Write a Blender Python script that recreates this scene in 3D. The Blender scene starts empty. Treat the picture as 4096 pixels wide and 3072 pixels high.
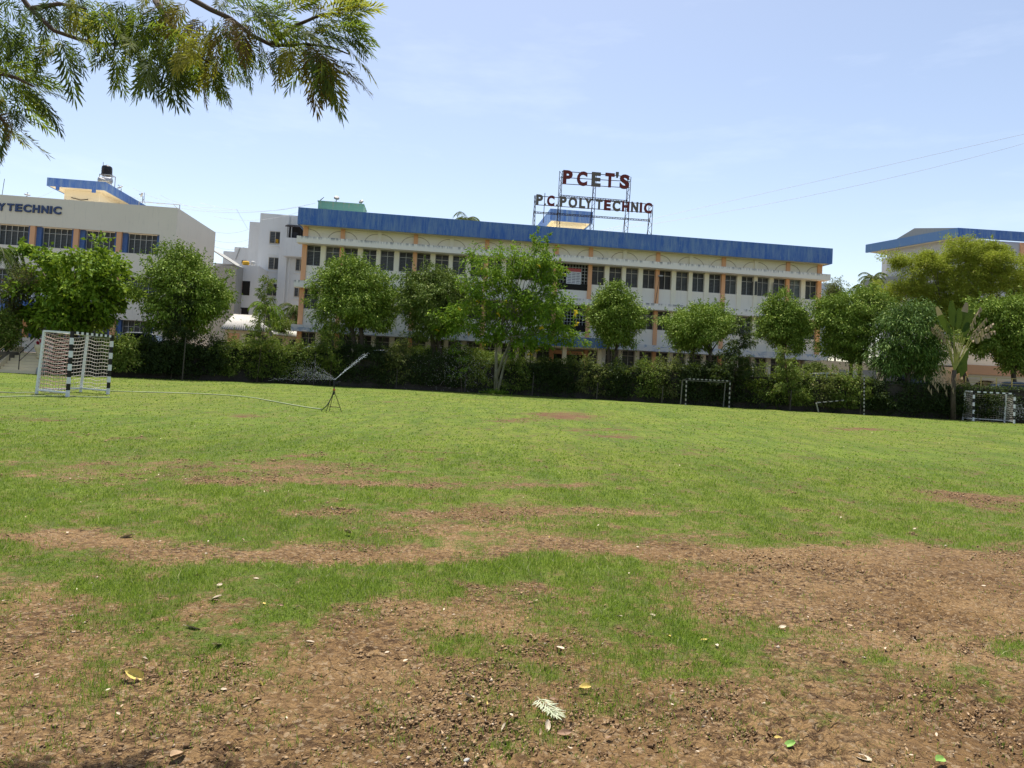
import bpy, math, random
import numpy as np
from mathutils import Vector, Matrix
C = bpy.context
S = C.scene
COL = S.collection
R = math.radians
rng = np.random.default_rng(7)
random.seed(7)

# ------------------------------------------------------------------ camera
F, PITCH, ROLL, CY, EYE = 2840.0, R(2.275), R(2.99), -157.0, 1.5
cam_d = bpy.data.cameras.new('camera'); cam = bpy.data.objects.new('camera', cam_d); COL.objects.link(cam)
cam_d.sensor_fit = 'HORIZONTAL'; cam_d.sensor_width = 36.0; cam_d.lens = F / 4096 * 36
cam_d.shift_y = CY / 4096; cam_d.clip_start = 0.05; cam_d.clip_end = 4000
_up0 = Vector((0, -math.sin(PITCH), math.cos(PITCH))); _r0 = Vector((1, 0, 0)); _fw = Vector((0, math.cos(PITCH), math.sin(PITCH)))
_r = _r0 * math.cos(ROLL) + _up0 * math.sin(ROLL); _u = _up0 * math.cos(ROLL) - _r0 * math.sin(ROLL)
M = Matrix((( _r.x, _u.x, -_fw.x, 0), (_r.y, _u.y, -_fw.y, 0), (_r.z, _u.z, -_fw.z, EYE), (0, 0, 0, 1)))
cam.matrix_world = M
S.camera = cam

# ------------------------------------------------------------------ sky, sun, exposure
SUN_EL, SUN_AZ = R(72), R(-14)          # azimuth measured from +Y towards +X
w = bpy.data.worlds.new('World'); S.world = w; w.use_nodes = True
nt = w.node_tree; nt.nodes.clear()
sky = nt.nodes.new('ShaderNodeTexSky'); sky.sky_type = 'NISHITA'; sky.sun_disc = False
sky.sun_elevation = SUN_EL; sky.sun_rotation = SUN_AZ; sky.altitude = 560; sky.air_density = 1.0; sky.dust_density = 1.8; sky.ozone_density = 1.6
bg = nt.nodes.new('ShaderNodeBackground'); bg.inputs['Strength'].default_value = 0.135
wo = nt.nodes.new('ShaderNodeOutputWorld')
tint = nt.nodes.new('ShaderNodeMix'); tint.data_type = 'RGBA'; tint.blend_type = 'MULTIPLY'; tint.inputs[0].default_value = 1.0; tint.inputs[7].default_value = (1.11, .985, .88, 1)   # white balance of the sky
nt.links.new(sky.outputs[0], tint.inputs[6])
_tc = nt.nodes.new('ShaderNodeTexCoord'); _mp = nt.nodes.new('ShaderNodeMapping'); _mp.inputs['Scale'].default_value = (1.6, 1.6, 7.0); nt.links.new(_tc.outputs['Generated'], _mp.inputs[0])
_cn = nt.nodes.new('ShaderNodeTexNoise'); _cn.inputs['Scale'].default_value = 2.3; _cn.inputs['Detail'].default_value = 8; _cn.inputs['Roughness'].default_value = .62; nt.links.new(_mp.outputs[0], _cn.inputs['Vector'])
_cr = nt.nodes.new('ShaderNodeMapRange'); _cr.inputs['From Min'].default_value = .54; _cr.inputs['From Max'].default_value = .85; _cr.inputs['To Max'].default_value = .16; nt.links.new(_cn.outputs['Fac'], _cr.inputs['Value'])
_cm = nt.nodes.new('ShaderNodeMix'); _cm.data_type = 'RGBA'; _cm.inputs[7].default_value = (6.2, 6.6, 7.0, 1); nt.links.new(_cr.outputs[0], _cm.inputs[0]); nt.links.new(tint.outputs[2], _cm.inputs[6]); nt.links.new(_cm.outputs[2], bg.inputs[0])
nt.links.new(bg.outputs[0], wo.inputs[0])
sd = bpy.data.lights.new('sun', 'SUN'); sd.energy = 4.9; sd.angle = R(0.5); sd.color = (1.0, 0.955, 0.88)
sun = bpy.data.objects.new('sun', sd); COL.objects.link(sun)
_sd = Vector((math.sin(SUN_AZ) * math.cos(SUN_EL), math.cos(SUN_AZ) * math.cos(SUN_EL), math.sin(SUN_EL)))
sun.rotation_euler = _sd.to_track_quat('Z', 'Y').to_euler(); sun.location = _sd * 200
S.view_settings.view_transform = 'Standard'; S.view_settings.look = 'None'
S.view_settings.exposure = 0.72; S.view_settings.gamma = 1.0
S.render.engine = 'CYCLES'
S.cycles.max_bounces = 6; S.cycles.transparent_max_bounces = 8

# ------------------------------------------------------------------ photo pixel (4096 x 3072) -> world
def ray(u, v):
    x = u - 2048; y = -(v - 1536 - CY); cr, sr = math.cos(ROLL), math.sin(ROLL)
    X = x * cr - y * sr; Y = x * sr + y * cr; c, s = math.cos(PITCH), math.sin(PITCH)
    return Vector((X, F * c - Y * s, F * s + Y * c))
def at(u, v, Y):
    d = ray(u, v); return Vector((0, 0, EYE)) + d * (Y / d.y)
def gnd(u, v, z=0.0):
    d = ray(u, v); return Vector((0, 0, EYE)) + d * ((z - EYE) / d.z)
def proj_np(P):
    X = P[:, 0]; Yw = P[:, 1]; Zw = P[:, 2] - EYE; c, s = math.cos(PITCH), math.sin(PITCH)
    Z = np.maximum(Yw * c + Zw * s, 1e-3); Yc = -Yw * s + Zw * c; ix = F * X / Z; iy = F * Yc / Z
    cr, sr = math.cos(ROLL), math.sin(ROLL)
    return 2048 + ix * cr + iy * sr, 1536 + CY - (iy * cr - ix * sr)

class Frame:
    """local frame of a building: x along the front, y into the building, z up"""
    def __init__(s, o, ang): s.o = Vector((o[0], o[1], 0)); s.a = ang; s.e = Vector((math.cos(ang), math.sin(ang), 0)); s.n = Vector((-math.sin(ang), math.cos(ang), 0))
    def hit(s, u, v, yl):
        d = ray(u, v); o = Vector((0, 0, EYE)); t = (yl + s.n.dot(s.o) - s.n.dot(o)) / s.n.dot(d); p = o + d * t
        return s.e.dot(p - s.o), p.z
    def root(s, name, label, cat, group=None):
        return thing(name, label, cat, (s.o.x, s.o.y, 0), s.a, group)

# ------------------------------------------------------------------ object helpers
def props(o, label, cat, group=None, kind=None):
    if label: o['label'] = label
    if cat: o['category'] = cat
    if group: o['group'] = group
    if kind: o['kind'] = kind
    return o
def thing(name, label, cat, loc=(0, 0, 0), rz=0.0, group=None):
    o = bpy.data.objects.new(name, None); COL.objects.link(o); o.location = loc; o.rotation_euler = (0, 0, rz)
    return props(o, label, cat, group)
def link_mesh(name, me, parent=None):
    o = bpy.data.objects.new(name, me); COL.objects.link(o)
    if parent: o.parent = parent
    return o
def copy_tree(o, parent=None):
    c = o.copy(); COL.objects.link(c); c.parent = parent
    for ch in list(o.children): copy_tree(ch, c)
    return c

class MB:
    def __init__(s): s.v = []; s.f = []; s.m = []; s.mi = 0
    def add(s, vs, fs):
        n = len(s.v); s.v += [tuple(p) for p in vs]; s.f += [tuple(i + n for i in f) for f in fs]; s.m += [s.mi] * len(fs); return s
    def box(s, x0, x1, y0, y1, z0, z1):
        return s.add([(x0, y0, z0), (x1, y0, z0), (x1, y1, z0), (x0, y1, z0), (x0, y0, z1), (x1, y0, z1), (x1, y1, z1), (x0, y1, z1)],
                     [(0, 3, 2, 1), (4, 5, 6, 7), (0, 1, 5, 4), (1, 2, 6, 5), (2, 3, 7, 6), (3, 0, 4, 7)])
    def prism(s, poly, axis, a0, a1):
        """extrude a 2-D polygon; axis 'y': poly in (x,z); axis 'x': poly in (y,z); axis 'z': poly in (x,y)"""
        n = len(poly)
        def P(p, a): return {'y': (p[0], a, p[1]), 'x': (a, p[0], p[1]), 'z': (p[0], p[1], a)}[axis]
        vs = [P(p, a0) for p in poly] + [P(p, a1) for p in poly]
        fs = [tuple(range(n - 1, -1, -1)), tuple(range(n, 2 * n))] + [(i, (i + 1) % n, n + (i + 1) % n, n + i) for i in range(n)]
        return s.add(vs, fs)
    def tube(s, pts, r, n=6, cap=True):
        pts = [Vector(p) for p in pts]; rs = r if isinstance(r, (list, tuple)) else [r] * len(pts)
        vs = []; fs = []; ref = None
        for i, p in enumerate(pts):
            d = (pts[min(i + 1, len(pts) - 1)] - pts[max(i - 1, 0)]); d = d.normalized() if d.length > 1e-9 else Vector((0, 0, 1))
            if ref is None: ref = Vector((0, 0, 1)) if abs(d.z) < .9 else Vector((1, 0, 0))
            a = d.cross(ref).normalized(); b = d.cross(a).normalized(); ref = a.cross(d)
            for k in range(n):
                t = 2 * math.pi * k / n; vs.append(p + (a * math.cos(t) + b * math.sin(t)) * rs[i])
        for i in range(len(pts) - 1):
            for k in range(n): fs.append((i * n + k, i * n + (k + 1) % n, (i + 1) * n + (k + 1) % n, (i + 1) * n + k))
        if cap: fs += [tuple(range(n - 1, -1, -1)), tuple((len(pts) - 1) * n + k for k in range(n))]
        return s.add(vs, fs)
    def bar(s, a, b, w, h=None):
        """square bar between two points"""
        a = Vector(a); b = Vector(b); h = h or w; d = (b - a).normalized(); ref = Vector((0, 0, 1)) if abs(d.z) < .95 else Vector((0, 1, 0))
        x = d.cross(ref).normalized() * (w / 2); y = x.cross(d).normalized() * (h / 2)
        vs = [p + q for p in (a, b) for q in (-x - y, x - y, x + y, -x + y)]
        return s.add(vs, [(3, 2, 1, 0), (4, 5, 6, 7), (0, 1, 5, 4), (1, 2, 6, 5), (2, 3, 7, 6), (3, 0, 4, 7)])
    def lathe(s, prof, c=(0, 0, 0), n=20, axis='z'):
        vs = []; fs = []
        for r, z in prof:
            for k in range(n):
                t = 2 * math.pi * k / n; p = (r * math.cos(t), r * math.sin(t), z)
                if axis == 'y': p = (p[0], p[2], p[1])
                if axis == 'x': p = (p[2], p[0], p[1])
                vs.append((p[0] + c[0], p[1] + c[1], p[2] + c[2]))
        for i in range(len(prof) - 1):
            for k in range(n): fs.append((i * n + k, i * n + (k + 1) % n, (i + 1) * n + (k + 1) % n, (i + 1) * n + k))
        fs += [tuple(range(n - 1, -1, -1)), tuple((len(prof) - 1) * n + k for k in range(n))]
        return s.add(vs, fs)
    def build(s, name, mats, parent=None, smooth=False):
        me = bpy.data.meshes.new(name); me.from_pydata(s.v, [], s.f)
        mats = mats if isinstance(mats, (list, tuple)) else [mats]
        for m in mats: me.materials.append(m)
        if len(mats) > 1: me.polygons.foreach_set('material_index', s.m)
        if smooth: me.polygons.foreach_set('use_smooth', [True] * len(s.f))
        me.update(); return link_mesh(name, me, parent)

def np_mesh(name, V, Fc, mats, parent=None, smooth=False, midx=None):
    """V (n,3) float, Fc (m,k) int"""
    me = bpy.data.meshes.new(name); k = Fc.shape[1]
    me.vertices.add(len(V)); me.vertices.foreach_set('co', V.astype(np.float32).ravel())
    me.loops.add(Fc.size); me.loops.foreach_set('vertex_index', Fc.astype(np.int32).ravel())
    me.polygons.add(len(Fc)); me.polygons.foreach_set('loop_start', np.arange(0, Fc.size, k, dtype=np.int32))
    me.polygons.foreach_set('loop_total', np.full(len(Fc), k, dtype=np.int32))
    for m in (mats if isinstance(mats, (list, tuple)) else [mats]): me.materials.append(m)
    if midx is not None: me.polygons.foreach_set('material_index', midx.astype(np.int32))
    if smooth: me.polygons.foreach_set('use_smooth', np.ones(len(Fc), dtype=bool))
    me.update(calc_edges=True); me.validate()
    return link_mesh(name, me, parent)

# ------------------------------------------------------------------ materials
class Mat:
    def __init__(s, name):
        s.m = bpy.data.materials.new(name); s.m.use_nodes = True; s.t = s.m.node_tree; s.t.nodes.clear()
        s.out = s.n('ShaderNodeOutputMaterial')
    def n(s, typ, ins=None, **kw):
        nd = s.t.nodes.new(typ)
        for k, v in kw.items(): setattr(nd, k, v)
        for k, v in (ins or {}).items(): s.set(nd.inputs[k], v)
        return nd
    def set(s, sock, v):
        if isinstance(v, bpy.types.NodeSocket): s.t.links.new(v, sock)
        elif isinstance(v, (tuple, list)) and sock.type == 'RGBA' and len(v) == 3: sock.default_value = (*v, 1)
        else: sock.default_value = v
    def coord(s, kind='Object', scale=(1, 1, 1)):
        tc = s.n('ShaderNodeTexCoord'); mp = s.n('ShaderNodeMapping', {'Vector': tc.outputs[kind], 'Scale': scale}); return mp.outputs[0]
    def noise(s, scale, vec=None, detail=4, rough=.55, dist=0.0):
        ins = {'Scale': scale, 'Detail': detail, 'Roughness': rough, 'Distortion': dist}
        if vec is not None: ins['Vector'] = vec
        return s.n('ShaderNodeTexNoise', ins).outputs['Fac']
    def ramp(s, fac, a, b, lo=0.0, hi=1.0):
        return s.n('ShaderNodeMapRange', {'Value': fac, 'From Min': a, 'From Max': b, 'To Min': lo, 'To Max': hi}).outputs[0]
    def mix(s, fac, a, b, mode='MIX'):
        nd = s.n('ShaderNodeMix', data_type='RGBA', blend_type=mode)
        s.set(nd.inputs[0], fac); s.set(nd.inputs[6], a); s.set(nd.inputs[7], b); return nd.outputs[2]
    def math(s, op, a, b=0.0, clamp=False):
        nd = s.n('ShaderNodeMath', operation=op, use_clamp=clamp); s.set(nd.inputs[0], a); s.set(nd.inputs[1], b); return nd.outputs[0]
    def bump(s, h, strength=.3, dist=.02):
        return s.n('ShaderNodeBump', {'Height': h, 'Strength': strength, 'Distance': dist}).outputs[0]
    def bsdf(s, col, rough=.8, metal=0.0, normal=None, spec=.3, **kw):
        ins = {'Base Color': col, 'Roughness': rough, 'Metallic': metal, 'Specular IOR Level': spec}
        if normal is not None: ins['Normal'] = normal
        ins.update(kw)
        b = s.n('ShaderNodeBsdfPrincipled', ins); return b.outputs[0]
    def done(s, sh): s.t.links.new(sh, s.out.inputs['Surface']); return s.m

def paint(name, base, stain=(.25, .24, .22), amt=.5, rough=.75, streak=.25, vs=6.0):
    """wall paint with large tone shifts, vertical rain streaks and small flecks"""
    m = Mat(name)
    big = m.noise(.35, m.coord(), 3)
    st = m.noise(vs, m.coord(scale=(1, 1, .12)), 6, .65)
    fine = m.noise(25, m.coord(), 5, .7)
    c = m.mix(m.ramp(big, .35, .7, 0, .25), base, tuple(x * .82 for x in base))
    c = m.mix(m.ramp(st, .56, .78, 0, amt * streak * 2.2), c, stain)
    c = m.mix(m.ramp(fine, .66, .8, 0, amt * .3), c, stain)
    return m.done(m.bsdf(c, rough, normal=m.bump(fine, .15, .01)))
def plain(name, col, rough=.6, metal=0.0, var=.12):
    m = Mat(name); nz = m.noise(9, m.coord(), 4)
    c = m.mix(m.ramp(nz, .3, .75), col, tuple(x * (1 - var * 2) for x in col))
    return m.done(m.bsdf(c, rough, metal, normal=m.bump(nz, .08, .01)))

M_WALL = paint('wall_paint_cream', (.86, .79, .62), amt=.4)
M_WALLW = paint('wall_paint_white', (.84, .77, .66), amt=.45)
M_GREYW = paint('wall_paint_pale_grey', (.82, .735, .60), amt=.5)
M_SOFF = paint('soffit_cream', (.72, .64, .46), amt=.3)
M_PEACH = paint('paint_peach', (.80, .42, .22), (.45, .3, .2), amt=.3)
M_CREAMY = paint('paint_yellow_cream', (.72, .60, .40), amt=.4)

def mk_ledge():
    m = Mat('ledge_white_stained'); co = m.coord()
    sep = m.n('ShaderNodeSeparateXYZ', {'Vector': m.n('ShaderNodeTexCoord').outputs['Generated']})
    v = sep.outputs[2]
    drip = m.noise(3.0, m.coord(scale=(1, 1, .15)), 6, .7)
    blot = m.noise(2.2, co, 5, .7)
    edge = m.ramp(v, .50, .95, 0, 1)
    k = m.math('MULTIPLY', m.ramp(drip, .46, .58), edge, True)
    c = m.mix(k, (.84, .78, .68), (.20, .21, .22))
    c = m.mix(m.ramp(blot, .6, .78, 0, .35), c, (.42, .45, .50))
    return m.done(m.bsdf(c, .8))
M_LEDGE = mk_ledge()
def mk_ledge2():
    m = Mat('ledge_flaking_blue_white'); co = m.coord(scale=(1, 1, 1.6))
    blot = m.noise(1.9, co, 6, .72, .6)
    c = m.mix(m.ramp(blot, .5, .6, 0, .85), (.70, .69, .66), (.30, .38, .50))
    c = m.mix(m.ramp(m.noise(9, co, 4), .62, .7, 0, .5), c, (.25, .27, .3))
    return m.done(m.bsdf(c, .85))
M_LEDGE2 = mk_ledge2()
def mk_blue(name, dark=1.0):
    m = Mat(name)
    a = m.noise(2.6, m.coord(scale=(1, 1, .14)), 6, .7)
    b = m.noise(9.0, m.coord(scale=(1, 1, .10)), 5, .75)
    g = m.noise(.3, m.coord(), 2)
    cr = m.n('ShaderNodeTexVoronoi', {'Vector': m.coord(scale=(1, 1, 1)), 'Scale': 2.4}, feature='DISTANCE_TO_EDGE').outputs['Distance']
    crk = m.math('MULTIPLY', m.ramp(cr, .03, .0), m.ramp(m.noise(.7, m.coord(), 3), .47, .6), True)
    c = m.mix(m.ramp(a, .40, .62, 0, 1), (.05 * dark, .14 * dark, .42 * dark), (.16 * dark, .26 * dark, .44 * dark))
    c = m.mix(m.ramp(b, .50, .70, 0, .6), c, (.25, .33, .46)); c = m.mix(m.ramp(m.noise(4.2, m.coord(scale=(1, 1, .08)), 5, .8), .60, .68, 0, .75), c, (.035, .085, .27))
    c = m.mix(m.ramp(g, .45, .65, 0, .35), c, (.03, .09, .36))
    c = m.mix(m.math('MULTIPLY', crk, .5), c, (.22, .30, .42))
    c = m.mix(m.ramp(m.noise(5, m.coord(scale=(1, 1, .3)), 5, .8), .68, .76, 0, .6), c, (.10, .13, .2))
    return m.done(m.bsdf(c, .7, normal=m.bump(b, .15, .01)))
M_BLUE = mk_blue('parapet_blue_paint')
M_BLUEF = paint('fascia_faded_blue', (.13, .24, .42), (.30, .36, .40), amt=.9, streak=.6)
M_BLUE2 = plain('reveal_blue_paint', (.09, .17, .40), .6)
M_TEAL = paint('teal_peeling_paint', (.12, .29, .26), (.28, .26, .22), amt=1.5, streak=.9)
M_FRAME = plain('window_frame_paint', (.48, .48, .46), .5)
M_FRAMED = plain('window_frame_brown', (.46, .42, .35), .5)
M_GRILLE = plain('grille_brown', (.045, .036, .028), .8)
M_LOUV = plain('louvre_grey_glass', (.085, .092, .095), .35)
def glass(name, col, rough=.12):
    m = Mat(name); nz = m.noise(1.5, m.coord(), 3)
    c = m.mix(m.ramp(nz, .4, .65), col, tuple(x * .45 for x in col)); return m.done(m.bsdf(c, rough, spec=.5))
M_PANE = glass('dark_window_pane', (.014, .013, .011), .45)
M_PANEL = glass('frosted_window_pane', (.24, .29, .28), .3)
M_PANEC = glass('curtained_pane', (.045, .043, .04), .4)
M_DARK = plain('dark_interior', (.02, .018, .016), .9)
M_STEEL = plain('rusty_steel', (.035, .024, .022), .8)
M_RED = paint('letter_faded_red', (.17, .03, .03), (.2, .12, .1), amt=.8)
M_LGREY = paint('letter_weathered_grey', (.15, .13, .115), (.22, .07, .06), amt=.9, streak=.5)
M_LBLUE = paint('letter_slate_blue', (.06, .09, .19), (.15, .15, .17), amt=.8)
M_LSIDE = plain('letter_return_pale', (.52, .50, .47), .6)
M_WHITEP = paint('goal_white_paint', (.72, .73, .75), (.35, .3, .25), amt=.5)
M_WHITED = paint('goal_dirty_white', (.34, .33, .30), (.12, .1, .08), amt=.9, streak=.6)
M_BLACKP = plain('goal_black_paint', (.013, .013, .015), .45)
M_ROPE = plain('net_rope_pale', (.62, .56, .50), .8)
M_ROPEP = plain('net_rope_pinkish', (.50, .30, .27), .8)
M_BLK = plain('black_plastic', (.012, .013, .02), .4)
M_GALV = plain('galvanised_metal', (.42, .43, .44), .4, .6)
M_DISH = plain('dish_grey', (.42, .40, .38), .5)
M_GROOVE = plain('moulding_shadow_tan', (.50, .44, .33), .8); M_COOLW = paint('wall_paint_cool_white', (.60, .605, .60), amt=.5); M_COOLD = paint('wall_paint_cool_grey', (.50, .50, .49), amt=.6)
M_CONC = paint('weathered_concrete', (.30, .30, .28), (.10, .10, .10), amt=.8)
M_YEL = plain('railing_yellow_paint', (.50, .40, .14), .5)
M_STONE = None
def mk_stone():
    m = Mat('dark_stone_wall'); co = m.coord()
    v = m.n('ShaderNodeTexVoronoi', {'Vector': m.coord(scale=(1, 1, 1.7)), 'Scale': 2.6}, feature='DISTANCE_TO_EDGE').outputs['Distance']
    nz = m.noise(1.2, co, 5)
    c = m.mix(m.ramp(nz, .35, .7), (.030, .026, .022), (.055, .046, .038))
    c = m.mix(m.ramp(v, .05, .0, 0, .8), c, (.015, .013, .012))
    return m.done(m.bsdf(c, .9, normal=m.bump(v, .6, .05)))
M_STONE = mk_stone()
def mk_brick():
    m = Mat('weathered_brick'); b = m.n('ShaderNodeTexBrick', {'Vector': m.n('ShaderNodeMapping', {'Vector': m.n('ShaderNodeTexCoord').outputs['Object'], 'Rotation': (R(90), 0, 0)}).outputs[0], 'Color1': (.30, .13, .07), 'Color2': (.20, .09, .055), 'Mortar': (.25, .21, .17), 'Scale': 4.0})
    return m.done(m.bsdf(b.outputs[0], .9))
M_BRICK = mk_brick()
def mk_bark(name, a, b):
    m = Mat(name); nz = m.noise(6, m.coord(scale=(1, 1, .25)), 6, .7)
    return m.done(m.bsdf(m.mix(m.ramp(nz, .35, .65), a, b), .9, normal=m.bump(nz, .6, .03)))
M_BARK = mk_bark('bark_dark', (.055, .042, .03), (.11, .085, .06))
M_BARKG = mk_bark('bark_grey_green', (.13, .13, .08), (.24, .22, .15))
def leaf(name, a, b, c3=None, trans=.38, rough=.45, bvar=.25):
    """leaf colour differs from leaf to leaf; light passes through"""
    m = Mat(name); g = m.n('ShaderNodeNewGeometry'); rnd = g.outputs['Random Per Island']
    col = m.mix(rnd, a, b)
    if c3: col = m.mix(m.ramp(rnd, .88, .93), col, c3)
    big = m.noise(.9, m.coord(), 2)
    col = m.mix(m.ramp(big, .35, .65, 0, bvar), col, tuple(x * .6 for x in a))
    p = m.bsdf(col, max(rough, .65), spec=.10)
    tcol = m.mix(.5, col, (col and b), 'MIX'); t = m.n('ShaderNodeBsdfTranslucent', {'Color': m.mix(.35, tcol, (.22, .30, .02))}).outputs[0]
    mx = m.n('ShaderNodeMixShader', {0: trans, 1: p, 2: t}); return m.done(mx.outputs[0])
L_FICUS = leaf('ficus_leaf', (.080, .140, .018), (.250, .350, .050), (.42, .48, .11), .12)
L_FICUSD = leaf('dark_ficus_leaf', (.055, .095, .018), (.190, .260, .045), (.36, .40, .12), .11)
L_MANGO = leaf('mango_leaf', (.034, .080, .016), (.140, .225, .045), (.24, .30, .09), .12, .35)
L_BRIGHT = leaf('bright_green_leaf', (.09, .18, .017), (.20, .32, .03), (.32, .42, .05), .30)
L_ALMOND = leaf('almond_leaf', (.08, .155, .014), (.21, .31, .028), (.32, .40, .05), .26)
L_ACACIA = leaf('acacia_leaflet', (.21, .25, .025), (.38, .43, .055), (.36, .33, .07), .30)
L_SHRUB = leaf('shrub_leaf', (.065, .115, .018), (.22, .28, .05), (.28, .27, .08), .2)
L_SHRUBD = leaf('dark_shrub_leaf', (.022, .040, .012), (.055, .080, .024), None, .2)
L_FAN = leaf('fan_palm_green', (.035, .065, .015), (.045, .08, .018), None, .25)
L_FAND = leaf('fan_palm_dry', (.30, .23, .15), (.32, .25, .17), None, .2)
L_PALM = leaf('palm_leaflet', (.05, .085, .02), (.10, .15, .04), (.22, .20, .10), .3)
L_DRY = leaf('dry_palm_leaf', (.33, .24, .15), (.48, .38, .26), None, .3)
L_FLOWER = leaf('yellow_flower', (.75, .50, .03), (.85, .62, .06), None, .3)
L_PINK = leaf('red_flower', (.55, .03, .08), (.65, .08, .12), None, .3)
L_OAKG = leaf('silver_oak_leaf_green', (.06, .10, .02), (.13, .18, .025), (.32, .33, .04), .55, .5)
L_OAKD = leaf('silver_oak_leaf_deep', (.04, .07, .022), (.08, .12, .035), None, .45, .5)
L_OAKY = leaf('silver_oak_leaf_olive', (.22, .23, .03), (.30, .27, .04), (.38, .36, .04), .58, .5)
L_OAKB = leaf('silver_oak_leaf_brown', (.085, .05, .022), (.15, .09, .03), (.19, .14, .03), .35, .6)
L_LITTER = [plain('dry_leaf_cream', (.56, .46, .33), .7), plain('dry_leaf_tan', (.42, .29, .17), .6), plain('dry_leaf_yellow', (.58, .44, .12), .7), plain('green_fallen_leaf', (.22, .38, .08), .6), plain('dry_leaf_brown', (.24, .14, .08), .6)]

# ------------------------------------------------------------------ field ground
def _hash(ix, iy, seed):
    n = (ix.astype(np.int64) * 374761393 + iy.astype(np.int64) * 668265263 + seed * 144664) & 0x7fffffff
    n = ((n ^ (n >> 13)) * 1274126177) & 0x7fffffff; n = n ^ (n >> 16)
    return (n & 0xffff) / 65535.0
def vnoise(x, y, seed=0):
    ix = np.floor(x); iy = np.floor(y); fx = x - ix; fy = y - iy; fx = fx * fx * (3 - 2 * fx); fy = fy * fy * (3 - 2 * fy)
    a = _hash(ix, iy, seed); b = _hash(ix + 1, iy, seed); c = _hash(ix, iy + 1, seed); d = _hash(ix + 1, iy + 1, seed)
    return (a * (1 - fx) + b * fx) * (1 - fy) + (c * (1 - fx) + d * fx) * fy
def fbm(x, y, o=5, seed=0, g=.5):
    t = 0; a = 1; s = 0
    for i in range(o): t = t + a * vnoise(x * 2 ** i + 17.3 * i, y * 2 ** i - 9.1 * i, seed + i); s += a; a *= g
    return t / s
# where the turf is worn: (u, v, half width, half height, amount) on the ground, measured at 2212 x 1659
WORN = [(1222, 900, 62, 7, .95), (1110, 907, 70, 5, .6), (1180, 893, 60, 3, .5), (1330, 942, 60, 6, .8), (1290, 926, 90, 4, .5), (530, 899, 55, 6, .6), (1860, 928, 90, 5, .8),
  (940, 976, 90, 4, .6), (60, 905, 70, 7, .6), (280, 948, 80, 5, .35), (640, 985, 90, 4, .6), (2110, 1074, 120, 11, 1), (2150, 1090, 70, 12, .6), (1530, 975, 80, 4, .25), (840, 868, 60, 3, .35),
  (720, 1010, 260, 12, .45), (300, 1003, 330, 11, .5), (90, 1022, 120, 9, .5), (640, 1037, 330, 10, .75), (880, 1046, 170, 5, .8), (1180, 1054, 190, 5, .55), (1300, 1040, 120, 8, .2), (420, 1022, 300, 9, .35),
  (990, 1103, 190, 13, .75), (1270, 1098, 150, 9, .5), (1390, 1108, 80, 9, .4), (1000, 1140, 200, 16, .5), (680, 1103, 190, 9, .5), (1060, 1165, 180, 12, .4),
  (120, 1167, 260, 11, .9), (520, 1186, 280, 17, .95), (860, 1194, 190, 12, .9), (1250, 1182, 190, 17, .8), (1560, 1196, 240, 14, .95), (2000, 1203, 360, 18, .7), (1480, 1160, 120, 6, .4),
  (1900, 1245, 420, 45, .8), (2050, 1330, 320, 60, .75), (1650, 1290, 160, 40, .65), (820, 1400, 150, 75, .75), (1000, 1300, 150, 40, .3), (120, 1300, 120, 60, .3), (60, 1370, 130, 60, .45), (420, 1300, 120, 25, .25)]
LUSH = [(250, 1235, 330, 32, .75), (760, 1245, 250, 30, .85), (1100, 1222, 250, 16, .7), (1260, 1240, 120, 20, .5), (990, 1385, 110, 34, .8), (1110, 1360, 90, 24, .5), (1480, 1385, 120, 36, 1.05), (1600, 1405, 110, 28, .6),
  (300, 1350, 240, 60, .45), (640, 1325, 110, 25, .7), (590, 1410, 60, 20, .6), (250, 1462, 40, 12, .6), (215, 1478, 30, 10, .6), (1220, 1470, 300, 60, .35), (1300, 1320, 170, 40, .4), (2170, 1398, 60, 14, .8), (1520, 1480, 240, 50, .25), (1900, 1395, 60, 14, .3), (700, 1460, 90, 20, .2), (1240, 1540, 200, 30, .18)]
def turf(x, y):
    """0 bare soil .. 1 closed turf"""
    P = np.stack([x, y, np.zeros_like(x)], 1); u, v = proj_np(P); u = u / 1.8517; v = v / 1.8517
    far = y > 1.0
    wob = (fbm(x * .9, y * .9, 4, 3) - .5)
    u = u + wob * 60; v = v + (fbm(x * .8, y * .8 + 40, 4, 9) - .5) * np.clip((v - 850) * .16, 2, 70)
    base = np.interp(v, [840, 960, 1080, 1180, 1260, 1330, 1420, 1480, 1560, 1700], [.97, .94, .86, .80, .73, .66, .56, .44, .24, .14])
    base = np.where(u > 1500, base - np.interp(v, [1190, 1240, 1500], [0, .12, .05]), base)
    patch = np.clip((fbm(x * 3.1, y * 3.1, 4, 123, .6) - .30) * 2.2, 0, 1)
    for (a, b, ru, rv, k) in WORN:
        d = ((u - a) / ru) ** 2 + ((v - b) / rv) ** 2; base = base - k * np.exp(-d * 1.1) * .85
    for (a, b, ru, rv, k) in LUSH:
        d = ((u - a) / ru) ** 2 + ((v - b) / rv) ** 2; base = base + k * np.exp(-d * 1.0) * (.10 + .62 * patch)
    base = np.where(far, base, .1)
    return np.clip(base, 0, 1)
NS, NR = 420, 620
sx = np.linspace(-1, 1, NS); sx = sx * (.75 + .25 * sx ** 2)
yr = np.concatenate([np.linspace(-12, 2.2, 40)[:-1], 2.2 * np.exp(np.linspace(0, math.log(56 / 2.2), NR - 60)), [70, 95, 130, 180, 250, 340, 460, 620, 800, 1000, 1300]])
wy = np.interp(yr, [-12, 2.2, 10, 56, 1300], [14, 3.2, 10, 48, 1500])
X = sx[None, :] * wy[:, None]; Y = np.repeat(yr[:, None], NS, 1)
X[:, 0] -= 40; X[:, -1] += 40
x = X.ravel(); y = Y.ravel(); cov = turf(x, y)
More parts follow.
